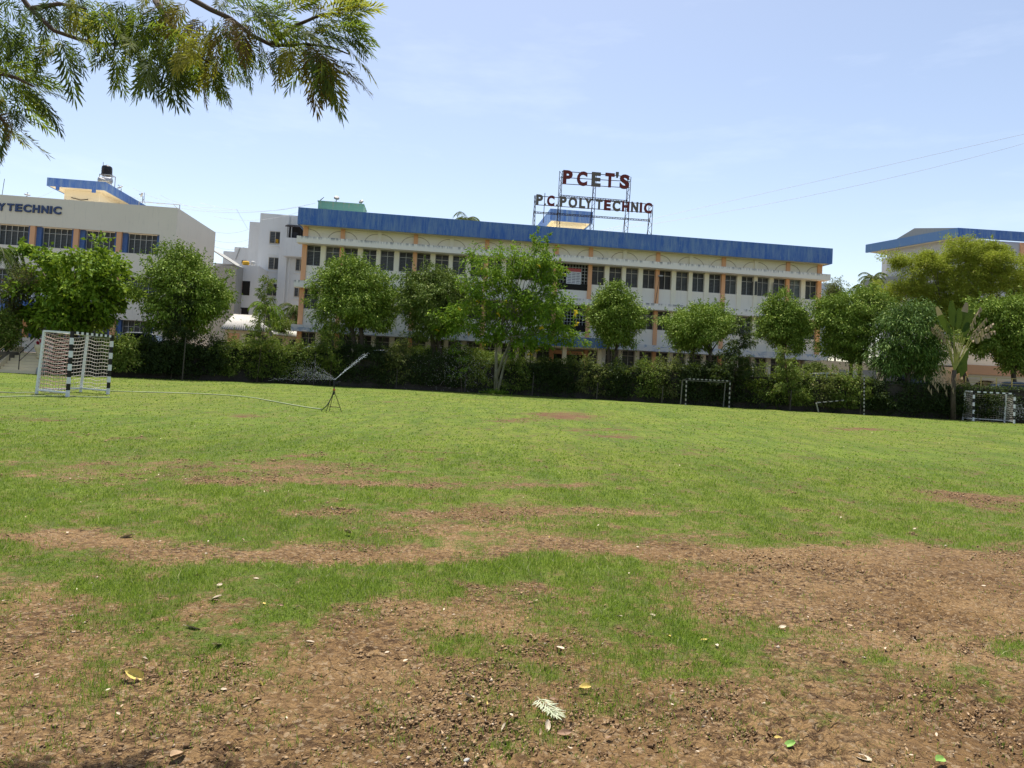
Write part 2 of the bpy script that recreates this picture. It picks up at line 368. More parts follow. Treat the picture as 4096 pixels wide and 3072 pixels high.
near = np.clip((14 - y) / 10, 0, 1) * (y > 1)
z = (fbm(x * 1.3, y * 1.3, 3, 21) - .5) * .05 * np.clip(near * 1.5, 0, 1) - .004
cl = fbm(x * 14, y * 14, 4, 31, .6); z = z + (np.abs(cl - .5) * -2 + .35) * .060 * near * np.clip((fbm(x * 1.6, y * 1.6, 3, 91) - .30) * 3, .25, 1.2) * (1.15 - cov)
z = np.where(y > 55, -.05, z)
ii = np.arange(len(yr) - 1)[:, None] * NS + np.arange(NS - 1)[None, :]
Fq = np.stack([ii, ii + 1, ii + NS + 1, ii + NS], -1).reshape(-1, 4)
def mk_ground():
    m = Mat('worn_turf_and_soil'); co = m.coord()
    at_ = m.n('ShaderNodeAttribute', attribute_name='turf').outputs['Fac']
    n1 = m.noise(3.2, co, 8, .68); n2 = m.noise(34, co, 5, .75); n3 = m.noise(.45, co, 4)
    k = m.math('ADD', at_, m.math('MULTIPLY', m.math('SUBTRACT', n1, .5), .35)); k = m.math('ADD', k, m.math('MULTIPLY', m.math('SUBTRACT', n2, .5), 1.5))
    mask = m.ramp(k, .30, .72)
    # soil
    s1 = m.noise(1.1, co, 6, .6); s2 = m.noise(60, co, 4, .7)
    soil = m.mix(m.ramp(s1, .35, .65), (.205, .120, .047), (.345, .220, .100))
    soil = m.mix(m.math('MULTIPLY', m.ramp(m.noise(1.0, m.coord(scale=(13, 18, 13)), 6, .82), .47, .56), m.ramp(m.noise(1.3, co, 4), .36, .58, .25, 1), True), soil, (.052, .028, .013)); soil = m.mix(m.ramp(m.noise(1.0, m.coord(scale=(9, 14, 9)), 6, .8), .56, .66, 0, .6), soil, (.40, .29, .17)); soil = m.mix(m.ramp(s2, .38, .60, 0, .6), soil, (.090, .052, .026))  # dark spots painted in as the shadow between soil flakes
    peb = m.n('ShaderNodeTexVoronoi', {'Vector': co, 'Scale': 55.0}); soil = m.mix(m.ramp(m.n('ShaderNodeSeparateColor', {'Color': peb.outputs['Color']}).outputs[0], .86, .93, 0, .5), soil, (.36, .27, .17))
    wv = m.n('ShaderNodeVectorMath', operation='ADD'); m.set(wv.inputs[0], co); ns = m.n('ShaderNodeTexNoise', {'Vector': co, 'Scale': 9.0, 'Detail': 3}); 
    sc = m.n('ShaderNodeVectorMath', operation='SCALE'); m.set(sc.inputs[0], ns.outputs['Color']); sc.inputs['Scale'].default_value = .09; m.set(wv.inputs[1], sc.outputs[0])
    vd = m.n('ShaderNodeTexVoronoi', {'Vector': wv.outputs[0], 'Scale': 11.0}, feature='DISTANCE_TO_EDGE').outputs['Distance']
    crk = m.math('MULTIPLY', m.ramp(vd, .035, .008), m.ramp(m.noise(1.6, co, 3), .46, .56), True)
    soil = m.mix(m.math('MULTIPLY', crk, .4), soil, (.035, .02, .012))  # shade down in the cracks put into the soil colour
    yy_ = m.n('ShaderNodeSeparateXYZ', {'Vector': co}).outputs[1]; far_soil = m.math('MULTIPLY', m.ramp(yy_, 8, 15, 0, .75), m.ramp(m.noise(.6, co, 4), .3, .55, .5, 1), True)
    soil = m.mix(far_soil, soil, (.105, .050, .026))   # soil gets darker and redder with distance along y, in patches
    # turf
    g1 = m.noise(.45, co, 5, .65); g2 = m.noise(70, co, 3, .8); g3 = m.noise(4, co, 6, .75); g4 = m.noise(.10, co, 4, .6); g5 = m.noise(1.3, co, 6, .72)
    g = m.mix(m.ramp(g1, .38, .62), (.115, .175, .018), (.180, .235, .028))
    g = m.mix(m.ramp(g4, .44, .58, 0, .6), g, (.195, .215, .03))
    g = m.mix(m.ramp(g5, .50, .64, 0, .6), g, (.060, .108, .013))
    g = m.mix(m.ramp(m.noise(.8, co, 6, .75), .56, .66, 0, .5), g, (.115, .105, .045))
    g = m.mix(m.ramp(g3, .50, .68, 0, .45), g, (.055, .10, .012))
    d1 = m.noise(1.0, m.coord(scale=(2.2, .30, 1)), 6, .75); d2 = m.noise(1.0, m.coord(scale=(5.5, .6, 1)), 4, .8); d3 = m.noise(1.0, m.coord(scale=(.5, .13, 1)), 5, .7)
    g = m.mix(m.ramp(d3, .50, .64, 0, .55), g, (.075, .125, .016)); g = m.mix(m.ramp(d1, .50, .64, 0, .6), g, (.055, .095, .014)); g = m.mix(m.ramp(d1, .36, .46, .55, 0), g, (.215, .235, .04)); g = m.mix(m.ramp(d2, .52, .66, 0, .5), g, (.06, .085, .02)); g = m.mix(m.ramp(m.noise(1.0, m.coord(scale=(.9, .22, 1), kind='Object'), 6, .8), .60, .68, 0, .55), g, (.135, .095, .05))
    g = m.mix(m.ramp(g2, .42, .60, 0, .55), g, (.040, .068, .012))
    g = m.mix(m.ramp(g2, .58, .75, 0, .6), g, (.25, .28, .07))
    thin = m.ramp(k, .55, .95, .55, 0)
    g = m.mix(thin, g, (.125, .105, .04))
    col = m.mix(mask, soil, g)
    h = m.math('ADD', m.math('MULTIPLY', n2, .6), m.math('MULTIPLY', m.ramp(vd, 0, .06), .25)); h = m.math('ADD', h, m.math('MULTIPLY', s2, .5))
    return m.done(m.bsdf(col, .95, normal=m.bump(h, .9, .045), spec=.15))
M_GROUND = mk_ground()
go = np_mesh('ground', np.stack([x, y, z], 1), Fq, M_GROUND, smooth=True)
a_ = go.data.attributes.new('turf', 'FLOAT', 'POINT'); a_.data.foreach_set('value', cov.astype(np.float32))
props(go, None, None, kind='structure')

# ------------------------------------------------------------------ raised terrace, its wall
TZ = 1.2
WL = [(-75, 30), (-45, 36), (-31.5, 40.3), (-27.2, 42.2), (-16.5, 47.6), (-1, 49.6), (8, 48.6), (19, 46.8), (31.6, 45.4), (45, 44), (90, 40)]
mb = MB(); top = [(a, b + .45) for a, b in WL if a < -30] + [(-29.75, 41.45), (-29.7, 43.1), (-27.3, 43.35), (-27.25, 42.7)] + [(a, b + .45) for a, b in WL if a > -27.2]; outer = [(400, 40), (400, 400), (-400, 400), (-400, 30)]
gap = [(-31.5, 40.75)]
mb.prism([(a, b) for a, b in top] + outer, 'z', -.3, TZ)
M_TERR = Mat('asphalt_dust'); _n = M_TERR.noise(1.4, M_TERR.coord(), 5); M_TERR = M_TERR.done(M_TERR.bsdf(M_TERR.mix(M_TERR.ramp(_n, .35, .65), (.09, .08, .07), (.17, .14, .11)), .9))
terr = mb.build('raised_road', M_TERR); props(terr, None, None, kind='structure')
def wall_pt(t):      # point on wall face line at world x = t
    for (a, b), (c, d) in zip(WL, WL[1:]):
        if a <= t <= c: return b + (d - b) * (t - a) / (c - a)
    return WL[0][1]
def wall_piece(pts, h, name, label, th=.42):
    rt = thing(name, label, 'wall', (pts[0][0], pts[0][1], 0)); ox, oy = pts[0]
    b = MB(); f = [(p[0] - ox, p[1] - oy) for p in pts]; bk = [(p[0] - ox, p[1] - oy + th) for p in reversed(pts)]
    b.prism(f + bk, 'z', 0, h); b.build('stone_face', M_STONE, rt)
    c = MB(); f2 = [(p[0] - ox, p[1] - oy - .05) for p in pts]; bk2 = [(p[0] - ox, p[1] - oy + th + .04) for p in reversed(pts)]
    c.prism(f2 + bk2, 'z', h, h + .09); c.build('coping', M_STONE, rt)
    return rt
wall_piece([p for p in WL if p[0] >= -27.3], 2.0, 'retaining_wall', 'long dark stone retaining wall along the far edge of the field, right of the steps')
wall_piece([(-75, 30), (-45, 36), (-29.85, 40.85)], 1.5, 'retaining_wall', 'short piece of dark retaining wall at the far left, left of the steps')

# steps at the far left
sf = Frame((-29.5, 40.95), R(10))
st = sf.root('concrete_steps', 'yellowish concrete steps climbing from the field to the left building', 'steps')
b = MB()
for i in range(7): b.box(0, 2.0, i * .33, 2.9, i * .17 + (.0 if i == 0 else .002), (i + 1) * .17)
b.build('flight', M_CREAMY, st)
b = MB(); b.prism([(0, 0), (2.9, 0), (2.9, 1.55), (2.0, 1.55), (0, .35)], 'x', -.34, -.02); b.build('side_wall', M_CREAMY, st)
b = MB(); b.prism([(0, 0), (2.9, 0), (2.9, 1.5), (2.0, 1.45), (0, .3)], 'x', 2.02, 2.25); b.build('side_wall', M_CONC, st)
for xx in (-.15, 1.05, 2.1):
    b = MB(); b.tube([(xx, .1, .2), (xx, .1, 1.15), (xx, 2.3, 2.3), (xx, 2.8, 2.3), (xx, 2.8, 1.3)], .025); b.tube([(xx, .1, .7), (xx, 2.3, 1.85)], .018); b.build('handrail', M_YEL if xx < 0 else M_STEEL, st)

# ------------------------------------------------------------------ main building
A0 = math.atan2(5.39, 44.92)
mf = Frame((-17.49, 55.88), A0)
main = mf.root('polytechnic_building', 'long three-storey cream building with peach columns and a blue parapet, centre of the view', 'building')
LEN = 45.23; SB = 1.0; ZR = 13.75
b = MB(); b.box(.32, LEN - .32, SB + .3, SB + 15, TZ - .3, 12.9); b.build('wall', M_WALL, main)
b = MB(); b.box(0, LEN, -.0, .16, 12.4, ZR); b.box(0, .16, .16, SB + 15.5, 12.4, ZR); b.box(LEN - .16, LEN, .16, SB + 15.5, 12.4, ZR); b.box(.16, LEN - .16, SB + 15.34, SB + 15.5, 12.4, ZR)
b.build('parapet', M_BLUE, main)
b = MB(); b.box(.16, LEN - .16, .16, SB + 15.3, 12.43, 12.6); b.build('roof_slab', M_SOFF, main)
for i, (zt, mm) in enumerate(((11.48, M_LEDGE), (7.95, M_LEDGE), (4.45, M_LEDGE2))):
    b = MB(); b.box(.02, LEN - .12, .0, SB + .02, zt - .52, zt); b.build('ledge', mm, main)
# spandrel walls below the windows and the band above the top ledge
b = MB(); b.box(.32, LEN - .32, SB, SB + .3, 11.48, 12.43); b.build('frieze', M_WALL, main)
for z0, z1 in ((7.95, 9.30), (4.45, 5.80), (TZ, 2.25)):
    b = MB(); b.box(.32, LEN - .32, SB, SB + .3, z0, z1); b.build('spandrel', M_WALLW, main)
PITCH_B = (44.62 - .52) / 15; CX = [.52 + PITCH_B * i for i in range(16)]
PEACH = [0, 1, 3, 5, 7, 8, 10, 12, 14, 15]
for i, cx in enumerate(CX):
    wd = .19 if i in (0, 15) else .165
    b = MB(); b.box(cx - wd, cx + wd, SB - .13, SB + .297, TZ, 12.427); b.build('column', M_PEACH if i in PEACH else M_WALL, main)
    b = MB(); r1, r2 = 1.02, .80
    for sgn in (-1, 1):
        if (i == 0 and sgn < 0) or (i == 15 and sgn > 0): continue
        pts = [(cx + sgn * (wd + r1 * math.cos(t)), SB + .0, 11.44 + r2 * math.sin(t)) for t in np.linspace(0, math.pi / 2, 9)]
        b.tube(pts, .032, 5)
    b.build('arch_moulding', M_GROOVE, main)
# windows
def win_mesh(wd, hh, kind, nv=2, tr=.27):
    fr = MB(); t = .045
    fr.box(-wd / 2, wd / 2, 0, .05, 0, t); fr.box(-wd / 2, wd / 2, 0, .05, hh - t, hh)
    fr.box(-wd / 2, -wd / 2 + t, 0, .05, t, hh - t); fr.box(wd / 2 - t, wd / 2, 0, .05, t, hh - t)
    for k in range(1, nv): xx = -wd / 2 + wd * k / nv; fr.box(xx - .022, xx + .022, .002, .048, t, hh - t)
    zt = hh * (1 - tr); fr.box(-wd / 2 + t, wd / 2 - t, -.004, .046, zt - .022, zt + .022)
    gr = MB(); n = int((zt - .1) / .115)
    for k in range(n):
        zz = .09 + k * (zt - .12) / n; gr.box(-wd / 2 + t, wd / 2 - t, .055, .07, zz, zz + (.055 if kind == 'louvre' else .032))
    for k in range(2): zz = zt + .12 + k * .16; gr.box(-wd / 2 + t, wd / 2 - t, .055, .07, zz, zz + .03)
    if kind == 'grille': 
        for q in (-.25, .25): gr.box(q * wd - .1, q * wd - .085, .05, .064, zt * .4, zt * .62); gr.box(q * wd + .085, q * wd + .1, .05, .064, zt * .4, zt * .62)
    pn = MB(); pn.box(-wd / 2 + .02, wd / 2 - .02, .085, .1, .02, hh - .02)
    return fr, gr, pn
def win_proto(parent, wd, hh, kind, nv=2, tr=.27, fm=None, pm=None):
    fr, gr, pn = win_mesh(wd, hh, kind, nv, tr)
    w_ = fr.build('window', fm or M_FRAME, parent); gr.build('grille', M_LOUV if kind == 'louvre' else M_GRILLE, w_); pn.build('pane', pm or M_PANE, w_); return w_
WW = (PITCH_B - .33 - .40) / 2
protos = {}
M_CURT = plain('curtain_dull', (.16, .15, .13), .9); M_CARD = plain('blind_board', (.11, .12, .115), .8); VP = [M_PANE, M_PANEC, M_PANE, glass('pane_grey', (.07, .075, .075), .3), glass('pane_brownish', (.03, .024, .016), .3)]
wx = []
for i in range(15):
    if i == 7: continue
    a, c = CX[i] + .165, CX[i + 1] - .165
    wx.append((i, a + WW / 2 + .0, c - WW / 2)); 
LV = {0: 'lv', 1: 'lv', 2: 'lv', 11: 'lv', 12: 'lv', 13: 'lv', 14: 'lv'}
for zi, (z0, z1) in enumerate(((9.30, 10.94), (5.80, 7.41), (2.25, 3.91))):
    for (i, xa, xb) in wx:
        kind = 'louvre' if i in LV and zi < 2 else 'grille'
        for q, xx in enumerate((xa, xb)):
            fro = (zi == 0 and i == 14 and q == 0)
            vr = (i * 7 + q * 3 + zi * 5) % 5
            key = (zi, kind, fro, vr)
            if key not in protos:
                o = win_proto(main, WW, z1 - z0, kind, fm=(M_FRAME if kind == 'louvre' else M_FRAMED), pm=(M_PANEL if fro else VP[vr])); protos[key] = o
                if vr == 3 and not fro and kind == "louvre": b = MB(); b.box(-WW / 2 + .03, -.02, .075, .084, .1, (z1 - z0) * .95); b.build('curtain', M_CURT, o)
                if vr == 4: b = MB(); b.box(.03, WW / 2 - .04, .075, .084, .05, (z1 - z0) * .5); b.build('cardboard', M_CARD, o)
            else: o = copy_tree(protos[key], main)
            o.location = (xx, SB + .12, z0)
            if zi == 0:
                b = None
    for (i, xa, xb) in wx:
        b = MB(); m_ = (xa + xb) / 2; b.box(m_ - .2, m_ + .2, SB - .07, SB + .297, TZ if zi == 2 else (4.452 if zi == 1 else 7.952), {0: 10.962, 1: 7.432, 2: 3.932}[zi]); b.build('pilaster', M_WALL, main)
# open casements
for (i, q) in ((12, 1), (13, 1)):
    xa = wx[[k[0] for k in wx].index(i)][1 + q]; b = MB(); sgn = 1 if i == 12 else -1; b.box(0, .5, 0, .03, 0, 1.2); o = b.build('open_casement', M_LOUV, main); o.location = (xa + .5 * sgn, SB + .1, 9.33); o.rotation_euler = (0, 0, R(-62) if sgn > 0 else R(-118))
# stairwell lattice windows over the entrance
for (z0, z1) in ((8.75, 10.94), (5.25, 7.41)):
    b = MB(); a, c = CX[7] + .17, CX[8] - .17
    for k in range(11): xx = a + (c - a) * k / 10; b.box(xx - .018, xx + .018, SB + .06, SB + .09, z0, z1)
    for k in range(9): zz = z0 + (z1 - z0) * k / 8; b.box(a, c, SB + .055, SB + .085, zz - .016, zz + .016)
    w_ = b.build('lattice_window', M_FRAME, main); b = MB(); b.box(a, c, SB + .2, SB + .22, z0, z1); b.build('pane', M_DARK, w_)
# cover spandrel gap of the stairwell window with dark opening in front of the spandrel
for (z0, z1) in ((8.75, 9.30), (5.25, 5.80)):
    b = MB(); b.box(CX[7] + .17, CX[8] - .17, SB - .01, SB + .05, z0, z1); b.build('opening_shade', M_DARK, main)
# entrance canopy and porch
b = MB(); b.box(CX[6] + .2, CX[8] + .9, -2.4, -.02, 3.82, 4.6); b.build('entrance_canopy', M_BLUE, main)
b = MB(); b.box(CX[6] + .3, CX[8] + .8, -2.3, .0, 3.72, 3.82); b.build('canopy_soffit', M_SOFF, main)
for xx in (CX[6] + .5, CX[7] + .5, CX[8] + .4): b = MB(); b.box(xx - .16, xx + .16, -2.1, -1.8, TZ, 3.72); b.build('porch_pillar', M_SOFF, main)
b = MB(); b.box(CX[7] + .2, CX[8] - .2, SB - .06, SB - .02, TZ, 3.3); b.build('entrance_opening', M_DARK, main)
b = MB(); b.box(CX[7] + .2, CX[8] - .2, SB - .09, SB - .02, 3.3, 3.6); b.build('door_lintel', M_PEACH, main)
# notice banner tied to the lattice
x0, zt = mf.hit(2268, 1072, SB); x1, zb = mf.hit(2322, 1138, SB)
bn = mf.root('notice_banner', 'white notice banner with a red heading tied to the stairwell lattice window', 'banner')
b = MB(); b.box(x0, x1, SB - .02, SB - .008, zb, zt - .28); b.build('sheet', plain('banner_white', (.70, .70, .72), .6), bn)
b = MB(); b.box(x0, x1, SB - .02, SB - .008, zt - .28, zt); b.build('heading_band', plain('banner_red', (.50, .10, .10), .6), bn)
b = MB()
for k in range(7):
    zz = zb + .08 + k * (zt - .36 - zb) / 7
    for q in range(3): xx = x0 + .08 + q * (x1 - x0 - .1) / 3; b.box(xx, xx + (x1 - x0) / 3 - .1, SB - .026, SB - .021, zz, zz + .05)
b.build('text_rows', plain('banner_ink', (.12, .12, .18), .6), bn)
# street lamp arm on facade
lf = mf.root('wall_lamp', 'thin wall lamp on a bent pole fixed to a right-hand peach column', 'lamp')
xx, zz = mf.hit(2637, 1118, SB - .4); b = MB(); b.tube([(xx - .25, SB - .2, 7.5), (xx, SB - .35, zz), (xx, SB - .35, zz + .25)], .02); b.build('pole', M_STEEL, lf); b = MB(); b.box(xx - .12, xx + .2, SB - .75, SB - .35, zz + .25, zz + .33); b.build('lamp_head', M_FRAME, lf)

# ------------------------------------------------------------------ roof cabin, tank house
def slab_cabin(fr, name, label, parts, group=None): ...
cf = Frame(at(2202, 834, 65.5).to_tuple()[:2], A0)
cab = cf.root('roof_stair_cabin', 'small stair cabin with a deep blue slab, on the main roof behind the lettering', 'roof cabin')
wq = (2378 - 2202) * 65.5 / F; zt = at(2202, 834, 65.5).z
b = MB(); b.box(0, wq, 0, .15, zt - 1.1, zt); b.box(0, .15, .15, 9, zt - 1.1, zt); b.box(wq - .15, wq, .15, 9, zt - 1.1, zt); b.build('parapet', M_BLUE, cab)
b = MB(); b.box(.15, wq - .15, .15, 9, zt - 1.05, zt - .9); b.box(.5, wq - .5, .5, 8.6, zt - 1.3, zt - 1.052); b.build('slab', M_SOFF, cab)
b = MB(); b.box(.8, wq - .8, .9, 8.4, 12.9, zt - 1.3); b.build('wall', M_WALL, cab)
b = MB(); b.box(1.4, wq - 1.2, .88, .9, 12.95, 15.2); b.build('doorway', M_DARK, cab)
tf = Frame(at(1273, 806, 67).to_tuple()[:2], A0)
tk = tf.root('roof_water_tank', 'teal peeling concrete water tank on the left end of the main roof', 'water tank')
zt = at(1273, 806, 67).z; b = MB(); b.box(0, 4.25, 0, 3, 12.9, zt); b.build('tank_wall', M_TEAL, tk); b = MB(); b.box(-.06, 4.31, -.06, 3.06, zt, zt + .1); b.build('cover', M_TEAL, tk)
b = MB()
for (a_x, c_z) in ((.3, 16.1), (.9, 15.6), (2.6, 15.9)): b.tube([(a_x, -.05, 13.3), (a_x, -.05, c_z), (a_x + .6, -.05, c_z)], .03)
b.build('pipe', M_STEEL, tk)
def dish(p, r, label, az=0.0, tilt=50, stand=.5, group='satellite dishes on the roofs', mat=None):
    d = thing('satellite_dish', label, 'satellite dish', p, az, group)
    b = MB(); b.tube([(0, 0, 0), (0, 0, stand)], .03); b.tube([(-.2, .15, 0), (0, 0, stand * .7)], .015); b.build('mast', M_STEEL, d)
    b = MB(); pr = [(r * t, -.28 * r * (1 - t * t)) for t in np.linspace(.05, 1, 7)]; b.lathe(pr, n=18); b.lathe([(a, z - .012) for a, z in pr], n=18)
    o = b.build('reflector', mat or M_DISH, d, smooth=True); o.location = (0, -.12, stand + .1); o.rotation_euler = (R(tilt), 0, 0)
    b = MB(); b.tube([(0, 0, 0), (0, -r * .2, r * .75)], .012); b.tube([(0, r * .8, 0), (0, -r * .2, r * .75)], .01); b.box(-.04, .04, -r * .2 - .03, -r * .2 + .05, r * .7, r * .8); o2 = b.build('receiver_arm', M_STEEL, d); o2.location = (0, -.12, stand + .1); o2.rotation_euler = (R(tilt), 0, 0)
    return d
p = at(1345, 811, 68); dish(p, .27, 'larger tilted satellite dish on the teal roof tank', R(20), 55, .35)
p = at(1446, 820, 68); dish(p, .24, 'smaller satellite dish at the right corner of the teal roof tank', R(-15), 60, .2)
b = MB(); p = at(1275, 807, 67); q = at(1296, 789, 67); b.tube([p, q], .03); b.tube([p, p + Vector((.25, 0, .3))], .02); props(b.build('roof_antenna', M_STEEL), 'short slanted metal rod at the left end of the teal tank', 'antenna')

# ------------------------------------------------------------------ roof sign
sg = mf.root('rooftop_sign', 'steel lattice rooftop sign reading PCET\'S over P.C.POLYTECHNIC', 'sign')
YS = .9
def sgp(u, v): x_, z_ = mf.hit(2050 + .30134 * u, 650 + .30134 * v, YS); return x_, z_
def truss(pa, pb, wd, n, name='lattice_post', dep=.0):
    (xa, za), (xb, zb) = pa, pb; b = MB(); t = .045
    vert = abs(zb - za) > abs(xb - xa); ox, oz = (wd / 2, 0) if vert else (0, wd / 2)
    A1, B1 = Vector((xa - ox, YS + dep, za - oz)), Vector((xb - ox, YS + dep, zb - oz)); A2, B2 = Vector((xa + ox, YS + dep, za + oz)), Vector((xb + ox, YS + dep, zb + oz))
    b.bar(A1, B1, t); b.bar(A2, B2, t)
    for k in range(n):
        f0, f1 = k / n, (k + 1) / n; P, Q = (A1, A2) if k % 2 == 0 else (A2, A1); PB, QB = (B1, B2) if k % 2 == 0 else (B2, B1)
        b.bar(P.lerp(PB, f0), Q.lerp(QB, f1), t * .6)
    b.build(name, M_STEEL, sg)
for (ub, vb, ut, vt, wd, n) in ((290, 900, 300, 437, .10, 10), (602, 930, 645, 115, .24, 18), (1050, 960, 1095, 170, .24, 18), (1500, 990, 1550, 190, .30, 18), (1815, 1010, 1838, 560, .34, 9)):
    truss((sgp(ub, vb)[0], 12.6), sgp(ut, vt), wd, n)
truss(sgp(285, 662), sgp(1830, 772), .12, 44, 'lattice_beam'); truss(sgp(630, 440), sgp(1530, 515), .12, 26, 'lattice_beam')
for (a, c, d, e) in ((655, 115, 1560, 190), (650, 198, 1555, 252), (650, 282, 1540, 336), (300, 443, 1850, 555), (300, 560, 1840, 668)):
    (xa, za), (xb, zb) = sgp(a, c), sgp(d, e); b = MB(); b.bar((xa, YS, za), (xb, YS, zb), .05); b.build('rail', M_STEEL, sg)
for k, (a, c) in enumerate(((300, 437), (655, 115), (1095, 175), (1555, 190), (1850, 560))):   # raking stays
    (xa, za) = sgp(a, c); b = MB(); b.bar((xa, YS + .05, za - .4), (xa + .1, YS + 2.2, 12.6), .04); b.build('stay', M_STEEL, sg)
def letter(ch, fr, px, yl, mats, parent, depth=.14):
    """ch fitted to the box px = (u0, v0, u1, v1) on the frame's plane y = yl; mats = front, side"""
    cu = bpy.data.curves.new('t', 'FONT'); cu.body = ch; cu.offset = .045 if ch not in ".'" else 0; cu.extrude = .5; cu.resolution_u = 4; o = bpy.data.objects.new('t', cu); COL.objects.link(o)
    dg = C.evaluated_depsgraph_get(); me = bpy.data.meshes.new_from_object(o.evaluated_get(dg)); bpy.data.objects.remove(o); bpy.data.curves.remove(cu)
    n = len(me.vertices); co = np.empty(n * 3, np.float32); me.vertices.foreach_get('co', co); co = co.reshape(-1, 3)
    mn, mx = co.min(0), co.max(0); u0, v0, u1, v1 = px; uc, vc = (u0 + u1) / 2, (v0 + v1) / 2
    xc, _ = fr.hit(uc, vc, yl); x0_, _ = fr.hit(u0, vc, yl); x1_, _ = fr.hit(u1, vc, yl); _, z1_ = fr.hit(uc, v0, yl); _, z0_ = fr.hit(uc, v1, yl)
    nx = xc + ((co[:, 0] - mn[0]) / (mx[0] - mn[0]) - .5) * (x1_ - x0_); nz = z0_ + (co[:, 1] - mn[1]) / (mx[1] - mn[1]) * (z1_ - z0_); ny = yl - (co[:, 2] - mn[2]) / (mx[2] - mn[2]) * depth
    me.vertices.foreach_set('co', np.stack([nx, ny, nz], 1).astype(np.float32).ravel()); me.materials.clear()
    for m_ in mats: me.materials.append(m_)
    me.update(); me.validate()
    nr = np.empty(len(me.polygons) * 3, np.float32); me.polygons.foreach_get('normal', nr); nr = nr.reshape(-1, 3)
    me.polygons.foreach_set('material_index', (np.abs(nr[:, 1]) < .7).astype(np.int32)); me.polygons.foreach_set('use_smooth', np.zeros(len(me.polygons), bool)); me.update()
    return link_mesh('letter', me, parent)
def zp(u0, v0, u1, v1): return (2050 + .30134 * u0, 650 + .30134 * v0, 2050 + .30134 * u1, 650 + .30134 * v1)
for ch, bx, r_ in (('P', (668, 108, 795, 291), 1), ('C', (853, 122, 990, 313), 1), ('E', (1048, 133, 1168, 323), 0), ('T', (1228, 144, 1350, 333), 1), ("'", (1370, 130, 1406, 207), 0), ('S', (1420, 163, 1548, 355), 1)):
    letter(ch, mf, zp(*bx), YS - .05, (M_RED if r_ else M_LGREY, M_STEEL), sg)
for ch, bx, r_ in (('P', (313, 428, 402, 566), 0), ('.', (424, 545, 441, 572), 0), ('C', (457, 440, 556, 582), 1), ('.', (577, 556, 595, 583), 0), ('P', (627, 453, 716, 592), 0), ('O', (742, 462, 857, 606), 0), ('L', (884, 473, 964, 612), 0), ('Y', (958, 480, 1056, 618), 0),
                   ('T', (1104, 491, 1192, 628), 0), ('E', (1214, 500, 1302, 638), 1), ('C', (1326, 506, 1428, 650), 0), ('H', (1453, 518, 1545, 655), 1), ('N', (1573, 526, 1665, 663), 0), ('I', (1688, 535, 1716, 668), 1), ('C', (1743, 537, 1847, 679), 1)):
    letter(ch, mf, zp(*bx), YS - .05, (M_RED if r_ else M_LGREY, M_STEEL), sg, .12)
b = MB(); b.tube([Vector((*sgp(540, 620),)).to_3d() if False else (sgp(538, 640)[0], YS + 5, sgp(538, 640)[1]), (sgp(560, 268)[0], YS + 5, sgp(560, 268)[1] + .35)], .035)
ra = b.build('lightning_rod', M_STEEL); ra.location = mf.o; ra.rotation_euler = (0, 0, A0); props(ra, 'thin upright lightning rod beside the C of the lower sign row', 'lightning rod')
# cable cars of wire: two long lines leaving the roof towards the upper right
def wire(p, q, sag, r, label, group=None, n=14):
    b = MB(); pts = [p.lerp(q, t) - Vector((0, 0, sag * 4 * t * (1 - t))) for t in np.linspace(0, 1, n)]; o = b.tube(pts, r, 4).build('overhead_wire', M_WIRE); return props(o, label, 'wire', group)
M_WIRE = plain('wire_grey', (.42, .43, .46), .5)
wire(at(2390, 925, 62), at(4300, 490, 66), .0, .014, 'upper of the two long wires running from the main roof to the top right')
wire(at(2410, 925, 63), at(4300, 515, 67), .9, .014, 'lower of the two long wires running from the main roof to the top right')
_W = [((420, 750), (1262, 812), 1.6), ((530, 752), (850, 830), .5), ((800, 811), (1260, 812), .8), ((855, 865), (1200, 846), .6), ((850, 925), (1000, 915), .3), ((855, 960), (1000, 956), .3), ((857, 985), (1000, 978), .4), ((640, 780), (946, 836), .6), ((946, 836), (990, 915), 0), ((150, 790), (230, 752), .1)]
_WL = ['upper faint wire, long span across the gap', 'faint wire crossing low in the gap', 'faint level wire at mid height in the gap', 'faint wire meeting the parapet end', 'lowest short faint wire by the hostel', 'second lowest faint wire by the hostel', 'faint sagging wire just above the hostel steps', 'faint wire running down from the roof rail', 'steep faint stay wire', 'faint stay wire left of the stair cabin']
for i, (a, c, s_) in enumerate(_W): wire(at(*a, 66), at(*c, 70), s_, .012, _WL[i] + ', between the left and main roofs', 'faint wires between the roofs')
